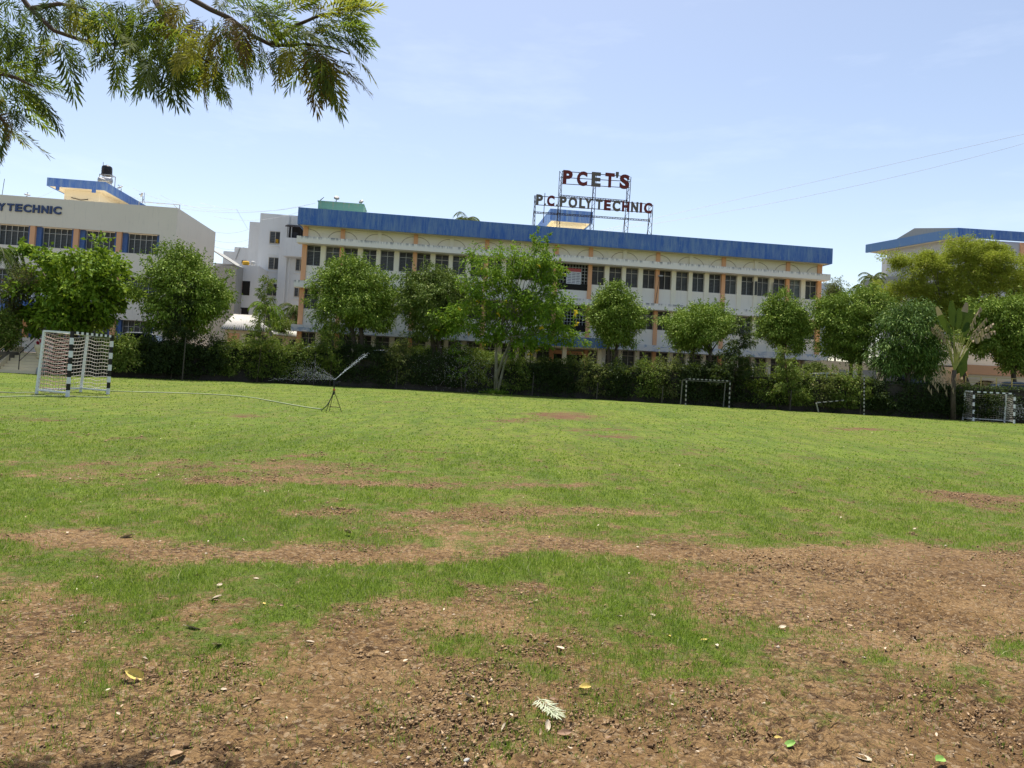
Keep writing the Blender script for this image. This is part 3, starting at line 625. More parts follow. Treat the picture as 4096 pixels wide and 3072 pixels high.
# ------------------------------------------------------------------ left building
def c1(x, y): return (x * .4069, 600 + y * .4069)
LA = A0
oL = at(712, 832, 56.5); lfm = Frame((oL.x, oL.y), LA)
lb = lfm.root('college_wing', 'pale grey three-storey wing at the left edge with blue lettering and blue window reveals', 'building')
ZL = lfm.hit(712, 832, 0)[1]
b = MB(); b.box(-40, 0, .75, 10.3, TZ - .2, ZL - .6); b.box(-40, -1.25, .0, .26, 11.05, ZL); b.box(-1.25, 0, 0, .75, TZ - .2, ZL); b.box(-.2, 0, .75, 10.3, ZL - .6, ZL)
b.build('wall', M_GREYW, lb)
OP = []
for k in range(9):
    xr = -1.28 - 3.2 * k - .02; OP.append((xr - 2.83, xr))
for (z0, z1, zn) in ((9.42, 11.05, 7.55), (5.9, 7.55, 4.1), (2.3, 4.1, TZ - .2)):
    b = MB(); b.box(-40, -1.25, 0, .26, zn, z0); b.build('spandrel', M_GREYW if z0 > 9 else M_WALLW, lb)
    for k, (xa, xb) in enumerate(OP):
        for (p, q) in ((xa, xa + .36), (xb - .22, xb)):
            b = MB(); b.box(p, q, .28, .74, z0 + .002, z1 - .002); b.build('blue_reveal', M_BLUE2, lb)
        b = MB(); b.box(xa - .37, xa, .04, .72, z0 + .001, z1 - .001); b.build('column', M_PEACH, lb)
        key = ('L', z0)
        if key not in protos: protos[key] = win_proto(lb, 2.2, z1 - z0, 'louvre', 5, .27, pm=M_PANEC)
        else: protos[key + ('x',)] = copy_tree(protos[key], lb)
        (protos.get(key + ('x',)) or protos[key]).location = (xa + .38 + 1.12, .5, z0)
# canopy over the entrance
x1_, z1_ = lfm.hit(258, 1256, -2.5); b = MB(); b.box(-40, x1_, -2.5, -.02, z1_ + .0, z1_ + .85); b.build('entrance_canopy', M_BLUE, lb)
b = MB(); b.box(-39.9, x1_ - .1, -2.4, -.02, z1_ - .1, z1_); b.build('canopy_soffit', M_SOFF, lb)
# wall lettering
for ch, bx in (('Y', (-18, 522, 55, 598)), ('T', (72, 527, 140, 601)), ('E', (152, 531, 221, 606)), ('C', (232, 535, 311, 613)), ('H', (324, 541, 394, 619)), ('N', (409, 547, 479, 624)), ('I', (491, 552, 514, 628)), ('C', (526, 555, 606, 634)), ('L', (-80, 517, -30, 592)), ('O', (-180, 511, -96, 590))):
    u0, v0 = c1(bx[0], bx[1]); u1, v1 = c1(bx[2], bx[3]); letter(ch, lfm, (u0, v0, u1, v1), -.02, (M_LBLUE, M_STEEL), lb, .07)
# roof cabin of the wing
cl = Frame(at(423, 728, 61.5).to_tuple()[:2], LA); ZC = at(423, 728, 61.5).z
wd = (423 - 202) * 61.5 / F
lc = cl.root('roof_stair_cabin', 'cream stair cabin with a faded blue slab on the roof of the left wing', 'roof cabin')
b = MB(); b.box(-wd, 0, 0, .14, ZC - .72, ZC); b.box(-.14, 0, .14, 9, ZC - .72, ZC); b.box(-wd, -wd + .14, .14, 9, ZC - .72, ZC); b.box(-wd + .75, -wd + 1.0, .0, .138, ZC - 1.0, ZC - .72); b.box(-1.1, -.8, 0, .138, ZC - 1.0, ZC - .72); b.build('parapet', M_BLUE, lc)
b = MB(); b.box(-wd + .14, -.14, .14, 9, ZC - .7, ZC - .5); b.build('slab', M_SOFF, lc)
b = MB(); b.box(-wd + 1.0, -.9, 1.0, 8.5, 12.2, ZC - .7); b.build('wall', M_SOFF, lc)
wn = win_proto(lc, 1.25, .95, 'louvre', 2, .2, pm=M_PANEL); wn.location = (cl.hit(*c1(912, 490), .95)[0], .92, 13.55)
b = MB(); b.bar((-wd + 1.6, .98, 14.9), (-wd + 2.4, .98, 14.75), .06); b.bar((-wd + 2.4, .98, 14.75), (-wd + 3.0, .98, 14.85), .06); b.build('crack_stain', M_STEEL, lc)
# black tank on a stand, solar drum, dishes, rail, rods
p = at(428, 735, 65); ts = thing('tank_stand', 'steel angle stand carrying the black tank on the left roof cabin', 'stand', (p.x, p.y, ZC - .5)); zt0 = at(428, 701, 65).z - (ZC - .5)
b = MB()
for sx_ in (-.5, .5):
    for sy_ in (-.4, .4): b.bar((sx_, sy_, 0), (sx_, sy_, zt0), .05)
for z_ in (zt0 * .5, zt0 - .03): b.bar((-.5, -.4, z_), (.5, -.4, z_), .05); b.bar((-.5, .4, z_), (.5, .4, z_), .05); b.bar((-.5, -.4, z_), (-.5, .4, z_), .05); b.bar((.5, -.4, z_), (.5, .4, z_), .05)
b.bar((-.5, -.4, zt0 * .4), (.5, -.4, .1), .04); b.build('stand_frame', M_GALV, ts)
p2 = at(426, 700, 65); b = MB(); b.lathe([(.43, 0), (.45, .05), (.43, .25), (.45, .3), (.43, .5), (.45, .55), (.42, .78), (.3, .86), (.12, .88), (.12, .94)], n=20)
o = b.build('black_water_tank', M_BLK, smooth=True); o.location = (p2.x, p2.y, ZC - .5 + zt0); props(o, 'black plastic water tank high on a stand above the left roof cabin', 'water tank')
p3 = at(421, 722, 64); sh = thing('solar_heater', 'grey solar water heater with a slanting panel below the black tank', 'solar heater', tuple(p3)); b = MB(); b.lathe([(.28, -.55), (.3, -.5), (.3, .5), (.28, .55)], n=16, axis='x'); b.build('drum', M_GALV, sh, smooth=True)
b = MB(); b.add([(-1.5, -.3, -.85), (-.1, -.3, .1), (-.1, .5, .1), (-1.5, .5, -.85), (-1.5, -.3, -.9), (-.1, -.3, .05), (-.1, .5, .05), (-1.5, .5, -.9)], [(0, 1, 2, 3), (7, 6, 5, 4), (0, 4, 5, 1), (1, 5, 6, 2), (2, 6, 7, 3), (3, 7, 4, 0)]); b.build('panel', M_GALV, sh); b = MB(); b.bar((.1, 0, .3), (1.0, 0, -.9), .05); b.build('brace', M_FRAME, sh)
dish(at(404, 722, 62), .30, 'satellite dish beside the solar heater on the left roof cabin', R(60), 35, .05, mat=M_FRAME)
dish(at(484, 765, 63), .28, 'satellite dish on the sloping side of the left roof cabin', R(-30), 40, .25, mat=M_FRAME)
dish(at(570, 812, 60), .22, 'small dish on a pole above the left wing parapet, by the rail', R(-80), 70, .6, mat=M_FRAME)
dish(at(108, 788, 62), .25, 'low dish half hidden behind the parapet at the left edge of the roof', R(40), 25, .1, mat=M_DISH)
rl = thing('roof_rail', 'thin pipe rail on the roof of the left wing near its right corner', 'railing'); b = MB()
A_, B_ = at(*c1(1368, 508), 58.5), at(*c1(1768, 540), 57.5); b.tube([A_, B_], .03); b.tube([B_, B_ - Vector((0, 0, 1.0))], .035); b.tube([A_, A_ - Vector((0, 0, 1))], .03); b.tube([B_ - Vector((.5, 0, 0)), B_ - Vector((0, 0, .5))], .02); b.build('pipe', M_GALV, rl)
for (u0, v0, u1, v1, lab, r_) in ((413, 700, 413, 648, 'thin rod standing beside the black tank', .02), (448, 730, 449, 674, 'short rod at the right side of the black tank', .02), (8, 782, 18, 715, 'slanted thin rod on the roof at the far left edge', .022), (577, 800, 578, 770, 'fine rod beside the small roof dish', .015)):
    b = MB(); b.tube([at(u0, v0, 62), at(u1, v1, 62)], r_); props(b.build('roof_rod', M_STEEL), lab, 'rod')

# ------------------------------------------------------------------ white hostel behind
def c2(x, y): return (800 + x * .4069, 700 + y * .4069)
DH = 78.0
oH = at(*c2(597, 388), DH); hf = Frame((oH.x, oH.y), A0)
hs = hf.root('hostel_block', 'tall white stepped hostel block between the left wing and the blue-topped building', 'building')
def hx(x, y, yl=0): return hf.hit(*c2(x, y), yl)
def hbox(bm, xa, xb, ytop, y0, y1, zb=TZ - .2):
    X0, _ = hx(xa, ytop, y0); X1, _ = hx(xb, ytop, y0); _, Z = hx((xa + xb) / 2, ytop, y0); bm.box(X0, X1, y0, y1, zb, Z); return X0, X1, Z
b = MB(); hbox(b, 594, 1180, 395, 0, 12); b.build('wall', M_COOLW, hs)
b = MB(); hbox(b, 490, 593, 462, 1.5, 12); b.build('wall', M_COOLW, hs)
b = MB(); hbox(b, 340, 489, 712, 2.2, 12); b.build('wall', M_COOLW, hs)
b = MB(); hbox(b, 231, 339, 750, 2.6, 12); b.build('wall', M_COOLW, hs)
b = MB(); hbox(b, 800, 880, 400, -.3, -.002); b.build('pier', M_COOLW, hs)
b = MB(); X0, X1, Z = hbox(b, 140, 582, 880, -4, -.01); b.build('front_wing', M_COOLW, hs)
def hole(x0, y0, x1, y1, yl, nm='window', pane=None, frame=True, hood=True):
    X0, Z1 = hx(x0, (y0 + y1) / 2, yl)[0], hx((x0 + x1) / 2, y0, yl)[1]; X1, Z0 = hx(x1, (y0 + y1) / 2, yl)[0], hx((x0 + x1) / 2, y1, yl)[1]
    b = MB(); b.box(X0, X1, yl - .03, yl - .004, Z0, Z1); t = .06
    w_ = b.build(nm, pane or M_PANE, hs)
    if frame:
        b = MB(); b.box(X0 - t, X0, yl - .07, yl, Z0, Z1); b.box(X1, X1 + t, yl - .07, yl, Z0, Z1); b.box(X0 - t, X1 + t, yl - .1, yl, Z0 - t, Z0); b.box(X0 - t, X1 + t, yl - .07, yl, Z1, Z1 + t); m_ = (X0 + X1) / 2; b.box(m_ - .03, m_ + .03, yl - .06, yl - .031, Z0, Z1)
        b.build('frame', M_FRAMED, w_)
        b = MB(); n = 7
        for k in range(n): zz = Z0 + (Z1 - Z0) * (k + .4) / n; b.box(X0 + .05, m_ - .05, yl - .05, yl - .031, zz, zz + .09)
        b.build('louvre', M_LOUV, w_)
    if hood: b = MB(); b.box(X0 - .1, X1 + .12, yl - .12, yl - .002, Z0 - .32, Z0 - .2); b.box(X0 - .1, X1 + .12, yl - .06, yl - .002, Z0 - 1.35, Z0 - 1.28); b.build('sill', M_COOLW, hs)
    return X0, X1, Z0, Z1
for q in ((690, 560, 793, 672), (678, 815, 780, 925), (665, 1073, 767, 1185), (650, 1328, 755, 1435)): hole(*q, 0)
for q in ((945, 830, 1022, 940), (931, 1086, 1006, 1195)): hole(*q, 0)
hole(410, 840, 468, 870, 2.2, hood=False, frame=False)
hole(276, 1038, 490, 1178, -4, 'balcony_opening', M_DARK, False, False); hole(262, 1300, 478, 1400, -4, 'balcony_opening', M_DARK, False, False)
# upper balcony
X0, Z1 = hx(833, 612, -1.2); X1 = hx(1035, 612, -1.2)[0]; Z0 = hx(930, 800, -1.2)[1]
b = MB(); b.box(X0, X1 + 1, -1.2, -1.05, Z0, Z1); b.box(X0, X0 + .15, -1.05, -.31, Z0, Z1); b.box(X0, X1 + 1, -1.05, -.31, Z0 - .02, Z0 + .15); b.build('balcony', M_COOLW, hs)
b = MB(); b.box(hx(875, 600, -.31)[0], hx(1035, 600, -.31)[0], -.33, -.305, hx(960, 670, -.31)[1], hx(960, 515, -.31)[1]); b.build('balcony_opening', M_DARK, hs)
xa, za = hx(838, 488, -1.6); xb, zb = hx(1005, 505, -1.6); b = MB(); n = 16
for k in range(n): p = xa + (xb - xa) * k / n; q = xa + (xb - xa) * (k + .6) / n; b.add([(p, -1.6, za - .1), (q, -1.6, za - .05), (q, -.3, za + .3), (p, -.3, za + .25), (p, -1.6, za - .13), (q, -1.6, za - .08), (q, -.3, za + .27), (p, -.3, za + .22)], [(0, 1, 2, 3), (7, 6, 5, 4), (0, 4, 5, 1), (1, 5, 6, 2), (2, 6, 7, 3), (3, 7, 4, 0)])
b.box(xa, xb, -1.62, -1.58, za - .2, za - .12); b.bar((xa + .2, -1.15, Z1), (xa + .2, -1.15, za), .05); b.bar((xb - .2, -1.15, Z1), (xb - .2, -1.15, za), .05); b.build('tin_awning', M_STEEL, hs)
# washing
def cloth(frm, x0, y0, x1, y1, yl, mat, lab):
    xa, zt = frm.hit(*c2(x0, y0), yl); xb, zb = frm.hit(*c2(x1, y1), yl); b = MB(); n = 6; vs = []; fs = []
    for i in range(n + 1):
        t = i / n; xx = xa + (xb - xa) * t; dy = .06 * math.sin(t * 9); vs += [(xx, yl + dy, zt), (xx + .03, yl + dy * 1.8, zb + .05 * math.sin(t * 5))]
    for i in range(n): fs.append((2 * i, 2 * i + 2, 2 * i + 3, 2 * i + 1))
    b.add(vs, fs); o = b.build('hanging_cloth', mat); md = o.modifiers.new('t', 'SOLIDIFY'); md.thickness = .01; o.location = frm.o; o.rotation_euler = (0, 0, frm.a); return props(o, lab, 'laundry')
M_CW = plain('cloth_white', (.62, .60, .58), .8); M_CB = plain('cloth_black', (.03, .03, .035), .9); M_CY = plain('cloth_yellow', (.62, .36, .03), .8); M_CP = plain('cloth_pink', (.45, .22, .2), .8)
cloth(hf, 905, 560, 960, 640, -.8, M_CB, 'black cloth hanging under the tin awning of the upper balcony'); cloth(hf, 290, 1042, 375, 1130, -4.1, M_CW, 'pale washing hanging at the left of the hostel front balcony'); cloth(hf, 385, 1050, 410, 1120, -4.1, M_CP, 'narrow pinkish cloth hanging in the hostel front balcony')
cloth(hf, 744, 630, 767, 670, -.12, M_CY, 'yellow cloth on the sill of the top hostel window'); cloth(hf, 340, 1310, 400, 1390, -4.1, M_CW, 'white sheet hanging in the lowest balcony opening of the hostel')
xa, za = hx(446, 870, -3.9); o = MB().lathe([(.1, -.35), (.24, -.28), (.26, 0), (.24, .28), (.1, .35)], n=12, axis='x').build('sack', M_CY, smooth=True); o.location = hf.o + hf.e * xa + hf.n * -3.7 + Vector((0, 0, za + .05)); props(o, 'yellow sack lying on the low roof in front of the hostel', 'sack')
xa, za = hx(520, 862, -3.5); o = MB().lathe([(.2, 0), (.24, .1), (.22, .35), (.1, .42)], n=14).build('bucket', M_FRAME, smooth=True); o.location = hf.o + hf.e * xa + hf.n * -3.4 + Vector((0, 0, za - .25)); props(o, 'round white bucket on the low roof in front of the hostel', 'bucket')
b = MB(); p = hx(785, 680, -.15); q = hx(800, 1300, -.15); b.tube([(p[0], -.15, p[1]), (p[0] + .3, -.2, (p[1] + q[1]) / 2), (q[0] - .6, -.15, q[1])], .025); b.tube([(p[0] + 1.2, -.34, 4), (p[0] + 1.2, -.34, 17.5)], .05); b.build('drain_pipe', M_COOLW, hs)
b = MB(); b.tube([(hx(395, 712, 2.1)[0], 2.1, hx(395, 712, 2.1)[1]), (hx(350, 830, 2.1)[0], 2.1, hx(350, 830, 2.1)[1])], .05); b.build('drain_pipe', M_CONC, hs)
# sloping sheet roof edge seen right behind the left wing
p = at(845, 1020, 72); b = MB(); b.add([(0, 0, .6), (2.6, 0, -.9), (2.6, 3, -.9), (0, 3, .6), (0, 0, .5), (2.6, 0, -1.0), (2.6, 3, -1.0), (0, 3, .5)], [(0, 1, 2, 3), (7, 6, 5, 4), (0, 4, 5, 1), (1, 5, 6, 2), (2, 6, 7, 3), (3, 7, 4, 0)]); b.box(0, 2.6, .2, 2.8, -p.z + TZ, -1.02)
o = b.build('sheet_roof_shed', M_CONC); o.location = p; props(o, 'dark sheet roof edge just right of the left wing', 'shed')

# ------------------------------------------------------------------ small house with corrugated hip roof
def mk_corr(name, p00, p10, p11, p01, mat, parent, n=26, amp=.035):
    """wavy sheet between four corners (p00-p10 eaves, p01-p11 ridge)"""
    V = []; Fs = []; p00, p10, p11, p01 = map(np.array, (p00, p10, p11, p01)); N = n * 4; nrm = np.cross(p10 - p00, p01 - p00); nrm = nrm / np.linalg.norm(nrm)
    for j, t in enumerate((0, .5, 1)):
        for i in range(N + 1):
            s = i / N; p = (p00 * (1 - s) + p10 * s) * (1 - t) + (p01 * (1 - s) + p11 * s) * t; V.append(p + nrm * amp * math.sin(s * n * 2 * math.pi))
    for j in range(2):
        for i in range(N): a = j * (N + 1) + i; Fs.append((a, a + 1, a + N + 2, a + N + 1))
    o = np_mesh(name, np.array(V), np.array(Fs), mat, parent); md = o.modifiers.new('t', 'SOLIDIFY'); md.thickness = .02; return o
M_CORR = paint('asbestos_sheet', (.40, .385, .35), (.18, .17, .15), amt=.7, streak=.6)
DS = 56.0; oS = at(*c2(245, 1505), DS); hsf = Frame((oS.x, oS.y), A0); sh = hsf.root('small_house', 'low cream house with a pale corrugated hipped roof, in front of the hostel', 'house')
def sx2(x, y, yl): return hsf.hit(*c2(x, y), yl)
xl = 0; xr = sx2(700, 1515, 0)[0]; ze = sx2(400, 1515, 0)[1]; xp, zp_ = sx2(360, 1368, 2.6)
mk_corr('roof', (xl - .3, -.3, ze - .05), (xr + .15, -.3, ze - .1), (xp + 1.4, 2.6, zp_), (xp - .2, 2.6, zp_), M_CORR, sh, 22)
b = MB(); b.add([(xl - .3, -.3, ze - .05), (xp - .2, 2.6, zp_), (xl - .3, 5.5, ze - .05)], [(0, 1, 2)]); b.add([(xr + .15, -.3, ze - .1), (xr + .15, 5.5, ze - .1), (xp + 1.4, 2.6, zp_)], [(0, 1, 2)]); b.add([(xl - .3, 5.5, ze - .05), (xp - .2, 2.6, zp_), (xp + 1.4, 2.6, zp_), (xr + .15, 5.5, ze - .1)], [(0, 1, 2, 3)]); b.build('hip', M_CORR, sh)
b = MB(); b.box(xl, xr, 0, 5.2, TZ, ze - .12); b.build('wall', M_CREAMY, sh)
b = MB(); b.box(xl + .25, xl + 1.15, -.03, 0, TZ + .3, ze - .35); b.build('door', M_PEACH, sh)
for (a_, c_) in ((xr - 1.9, xr - 1.2), (xr - .95, xr - .35)): b = MB(); b.box(a_, c_, -.03, .0, TZ + .9, ze - .35); b.build('window', M_PANE, sh)
# rear wing running away to the right
x2, z2 = sx2(925, 1585, 5.2)
b = MB(); b.box(xr + .002, x2, 5.25, 8.0, TZ, z2 - .1)
wf = Frame((hsf.o + hsf.e * (xr + .05)).to_tuple()[:2], A0 + R(52)); 
wing = MB(); wing.box(0, 5.6, 0, 3, TZ, ze - .25); wo_ = wing.build('rear_wing_wall', M_CREAMY, sh); wo_.location = (xr + .05, 0.05, 0); wo_.rotation_euler = (0, 0, R(52))
ro = mk_corr('rear_wing_roof', (-.1, -.35, ze - .28), (5.9, -.35, ze - .28), (5.9, 1.6, ze + .45), (-.1, 1.6, ze + .45), M_CORR, sh, 18); ro.location = wo_.location; ro.rotation_euler = wo_.rotation_euler
for k in range(4): b = MB(); b.box(.5 + k * 1.35, 1.1 + k * 1.35, -.03, .0, ze - 1.25, ze - .55); o = b.build('window', M_PANEC, sh); o.location = wo_.location; o.rotation_euler = wo_.rotation_euler

# ------------------------------------------------------------------ right-hand buildings
def c5(x, y): return (3200 + x * .4051, 850 + y * .4051)
DR = 80.0; oR = at(*c5(1560, 150), DR); rf = Frame((oR.x, oR.y), R(3)); rb = rf.root('far_right_building', 'cream building with bright blue fascia and grey gable behind the trees, right edge', 'building')
ZT = oR.z; ZB = rf.hit(*c5(1560, 240), 0)[1]
# left end of the receding side
side = (at(*c5(645, 405), 92)); sv = Vector((side.x - oR.x, side.y - oR.y, 0)); 
ang = math.atan2(sv.y, sv.x); L_ = sv.length
b = MB(); b.box(0, 34, 0, .3, ZB, ZT); b.build('blue_fascia', M_BLUE, rb)
sr = bpy.data.objects.new('side_block', None)
b = MB(); b.box(.0, L_, -.3, 0, ZB, ZT)
so = b.build('side_fascia', M_BLUEF, rb); so.rotation_euler = (0, 0, ang - rf.a)
b = MB(); b.box(0.6, 34, 1.0, 16, TZ, ZB + .05); b.build('wall', M_COOLD, rb)
b = MB(); b.box(1.0, L_ - 2.2, -8.0, -1.3, TZ, ZB + .05); wo2 = b.build('side_wall', M_COOLD, rb); wo2.rotation_euler = so.rotation_euler
b = MB(); b.box(0.2, L_ - .1, -8.0, -.32, ZB + .06, ZB + .2); so2 = b.build('side_soffit', M_SOFF, rb); so2.rotation_euler = so.rotation_euler
# grey gable standing on the side
sideF = Frame((oR.x, oR.y), ang)
g1 = sideF.hit(*c5(770, 372), -.6); g2 = sideF.hit(*c5(1130, 155), -.6); g3 = sideF.hit(*c5(1555, 150), -.6)
b = MB(); b.prism([(g1[0], ZB + .2), (g1[0], g1[1]), (g2[0], g2[1]), (max(g3[0], .3), g3[1] - .02), (.3, ZB + .2)], 'y', -3.0, -.6); gb = b.build('grey_gable', M_CONC, rb); gb.rotation_euler = so.rotation_euler
b = MB(); bz = sideF.hit(*c5(630, 668), 1.0); bz2 = sideF.hit(*c5(630, 785), 1.0); b.box(2.0, bz[0], .0, 1.2, bz2[1], bz[1]); bb = b.build('balcony_band', M_CONC, rb); bb.rotation_euler = so.rotation_euler
for (x0, y0, x1, y1) in ((1940, 373, 2112, 500), (1752, 358, 1815, 482), (2260, 400, 2420, 520)):
    xa, z1 = rf.hit(*c5(x0, y0), 1.0); xb, z0 = rf.hit(*c5(x1, y1), 1.0); wn = win_proto(rb, abs(xb - xa), z1 - z0, 'grille', 3, .0001, fm=M_FRAMED, pm=M_PANEC); wn.location = ((xa + xb) / 2, .9, z0)
for (x0, x1) in ((1885, 1900), (2168, 2208)):
    xa, _ = rf.hit(*c5(x0, 400), 1.0); xb, _ = rf.hit(*c5(x1, 400), 1.0); b = MB(); b.box(xa, xb, .8, .998, TZ, ZB); b.build('column', M_PEACH if x0 > 2000 else M_COOLD, rb)
xa, z1 = rf.hit(*c5(2000, 503), .6); b = MB(); b.box(.5, 33, .5, .998, z1 - .8, z1); b.build('ledge', M_COOLD, rb)
# pale water tower stub right of the main block
p = at(3289, 1137, 76); q = at(3322, 1200, 76); b = MB(); b.box(0, (q.x - p.x), 0, 3, TZ, p.z); b.box(-.05, q.x - p.x + .05, -.05, 3.05, p.z, p.z + .12); o = b.build('pale_tank_tower', paint('pale_blue_wall', (.50, .56, .60), (.16, .17, .18), amt=.9, streak=.5)); o.location = (p.x, p.y, 0); props(o, 'pale stained tank tower peeking out right of the main building', 'tower')
# low cream compound wall and outbuilding behind the double-trunk tree
p = at(3285, 1440, 58); fo = Frame((p.x, p.y), R(2)); ob = fo.root('low_outbuilding', 'low cream outbuilding with stained grey panels behind the double-trunked tree', 'outbuilding')
zt = at(3400, 1447, 58).z; b = MB(); b.box(0, 17, 0, 5, TZ, zt); b.build('wall', M_CREAMY, ob)
for (u0, v0, u1, v1, m_) in ((3357, 1478, 3378, 1530, M_CONC), (3450, 1480, 3505, 1530, M_CONC), (3380, 1482, 3440, 1530, M_COOLD)):
    xa, za = fo.hit(u0, v0, -.02); xb, zb = fo.hit(u1, v1, -.02); b = MB(); b.box(xa, xb, -.03, -.002, zb, za); b.build('stained_panel', m_, ob)
# annex with arches at the right edge
p = at(3868, 1458, 57); fa = Frame((p.x, p.y), R(-1)); an = fa.root('arched_annex', 'single-storey cream annex with a peach band and arched bays at the right edge', 'annex')
zt = p.z; b = MB(); b.box(0, 16, 0, .5, zt - .75, zt); b.build('fascia', M_PEACH, an)
b = MB(); b.box(.2, 16, .1, 6, zt - 1.2, zt - .752); b.box(.2, 16, 1.4, 6, TZ, zt - 1.2); b.build('wall', M_CREAMY, an)
b = MB(); b.box(-.5, 16, 4, 12, zt + .01, zt + 2.6); b.build('upper_wall', M_COOLD, an)
for k, u_ in enumerate((3885, 4001, 4118, 4230)):
    xa, _ = fa.hit(u_, 1520, .3); b = MB(); b.tube([(xa, .35, TZ), (xa, .35, zt - 1.2)], .17, 12); b.build('column', M_CREAMY, an, smooth=True)
    b = MB(); W2 = 1.1
    for s_ in (-1, 1):
        pts = [(xa + s_ * W2 * (1 - math.cos(t)), zt - 1.2 - .75 * (1 - math.sin(t))) for t in np.linspace(0, math.pi / 2, 7)]
        b.prism(pts + [(xa, zt - 1.2)], 'y', .15, .45)
    b.build('arch', M_CREAMY, an)
for (x0, x1) in ((1708, 1800), (1858, 1945), (2028, 2095), (2158, 2240)):
    u0, v0 = 3200 + x0 * .4051, 1150 + 848 * .4051; u1, v1 = 3200 + x1 * .4051, 1150 + 980 * .4051; xa, z1 = fa.hit(u0, v0, 1.4); xb, z0 = fa.hit(u1, v1, 1.4)
    wn = win_proto(an, xb - xa, z1 - z0, 'grille', 2, .3, fm=M_YEL); wn.location = ((xa + xb) / 2, 1.28, z0)
# ------------------------------------------------------------------ goals
def striped(b, p, q, w, n, first=0):
    """square post of alternating bands; material 0 white, 1 black"""
    p, q = Vector(p), Vector(q)
    for k in range(n): b.mi = (k + first) % 2; b.bar(p.lerp(q, k / n), p.lerp(q, (k + 1) / n), w)
    b.mi = 0; return b
def net(b, A, B, Cc, D, nu, nv, r, sag=.0, bulge=Vector((0, 0, 0)), jit=.01):
    """strands on the patch A-B (bottom) D-C (top)"""
    A, B, Cc, D = map(Vector, (A, B, Cc, D))
    def P(s, t): p = A.lerp(B, s).lerp(D.lerp(Cc, s), t); k = 4 * s * (1 - s); return p - Vector((0, 0, sag * k * (1 - .3 * t))) + bulge * k * 4 * t * (1 - t) + Vector((0, 0, jit * math.sin(s * 37 + t * 91)))
    for j in range(nv + 1): b.tube([P(i / 8, j / nv) for i in range(9)], r, 4, False)
    for i in range(1, nu): b.tube([P(i / nu + .004 * math.sin(i * 7), j / 6) for j in range(7)], r * .7, 4, False)
M_POST2 = plain('grey_rusty_pipe', (.15, .145, .13), .7)
def goal(label, fl, fr, bl, br, h, w, nb, nets=True, wm=None, rm=None, rope=(.009, 15, 15), tdepth=.85, group=None, low=False):
    fl, fr, bl, br = [Vector((p[0], p[1], 0)) for p in (fl, fr, bl, br)]; g = thing('handball_goal', label, 'goal', (fl.x, fl.y, 0), 0, group); o = fl.copy(); fl -= o; fr -= o; bl -= o; br -= o
    up = Vector((0, 0, h)); hi = Vector((0, 0, h - .02))
    b = striped(MB(), fl, fl + up, w, nb, 0); b.build('goal_post', [wm or M_WHITEP, M_BLACKP], g)
    b = striped(MB(), fr, fr + up, w, nb, 0); b.build('goal_post', [wm or M_WHITEP, M_BLACKP], g)
    b = striped(MB(), fl + up - Vector((0, 0, w / 2)), fr + up - Vector((0, 0, w / 2)), w * .98, nb * 2 - 3, 1); b.build('crossbar', [wm or M_WHITEP, M_BLACKP], g)
    blt = fl.lerp(bl, tdepth) + hi; brt = fr.lerp(br, tdepth) + hi
    if low: blt.z -= .12; brt.z -= .12
    for p, q in ((bl, blt), (br, brt)): MB().bar(p, q, w * .85).build('rear_upright', rm or M_WHITEP, g)
    for p, q in ((fl + hi - Vector((0, 0, .03)), blt), (fr + hi - Vector((0, 0, .03)), brt)): MB().bar(p, q, w * .7).build('top_side_bar', rm or M_WHITEP, g)
    MB().bar(blt, brt, w * .6).build('rear_top_bar', rm or M_WHITEP, g)
    z1 = Vector((0, 0, .1 + w * .4))
    if nets:
        for p, q in ((bl, fl), (br, fr), (bl, br)): MB().bar(p + z1, q + z1, w * .6).build('ground_bar', M_WHITEP, g)
        r, nu, nv = rope; zz = Vector((0, 0, .14))
        b = MB(); net(b, bl + zz, fl + zz, fl + hi - Vector((0, 0, .1)), blt - Vector((0, 0, .05)), int(nu * .6), nv, r, .05, jit=.02); b.build('side_net', M_ROPEP if h > 2 else M_ROPE, g)
        b = MB(); net(b, br + zz, fr + zz, fr + hi - Vector((0, 0, .1)), brt - Vector((0, 0, .05)), int(nu * .6), nv, r, .05, jit=.02); b.build('side_net', M_ROPE, g)
        b = MB(); net(b, bl + zz, br + zz, brt - Vector((0, 0, .05)), blt - Vector((0, 0, .05)), nu, nv, r, .16, (br - bl).cross(up).normalized() * -.18, jit=.02); b.build('back_net', M_ROPE, g)
        b = MB(); net(b, blt, brt, fr + hi, fl + hi, nu, 5, r, .04); b.build('top_net', M_ROPE, g)
    return g
def gx(u, v, Y): p = at(u, v, Y); return (p.x, Y)
goal('large netted goal with black and white posts near the left edge of the field', gx(270, 1584, 22.75), gx(431, 1581, 25.3), gx(146, 1575, 23.45), gx(322, 1573, 25.85), 2.1, .085, 10, rope=(.0075, 18, 15), tdepth=.9, group='handball goals')
goal('netted goal with black and white posts at the right edge, by the wall', gx(3893, 1683, 44.6), gx(4056, 1693, 44.0), gx(3851, 1678, 45.6), gx(4017, 1688, 45.1), 1.88, .085, 8, rope=(.0075, 16, 13), group='handball goals')
goal('goal frame without a net standing against the dark wall right of the middle', gx(2742, 1620, 45.9), gx(2916, 1632, 45.5), gx(2722, 1618, 46.6), gx(2893, 1629, 46.3), 1.75, .068, 12, nets=False, wm=M_WHITED, rm=M_POST2, tdepth=.8, group='handball goals', low=True)
fg = thing('tipped_goal_frame', 'broken small goal frame leaning in the bushes left of the striped pole', 'goal frame', gx(3274, 1650, 45.6) + (0,))
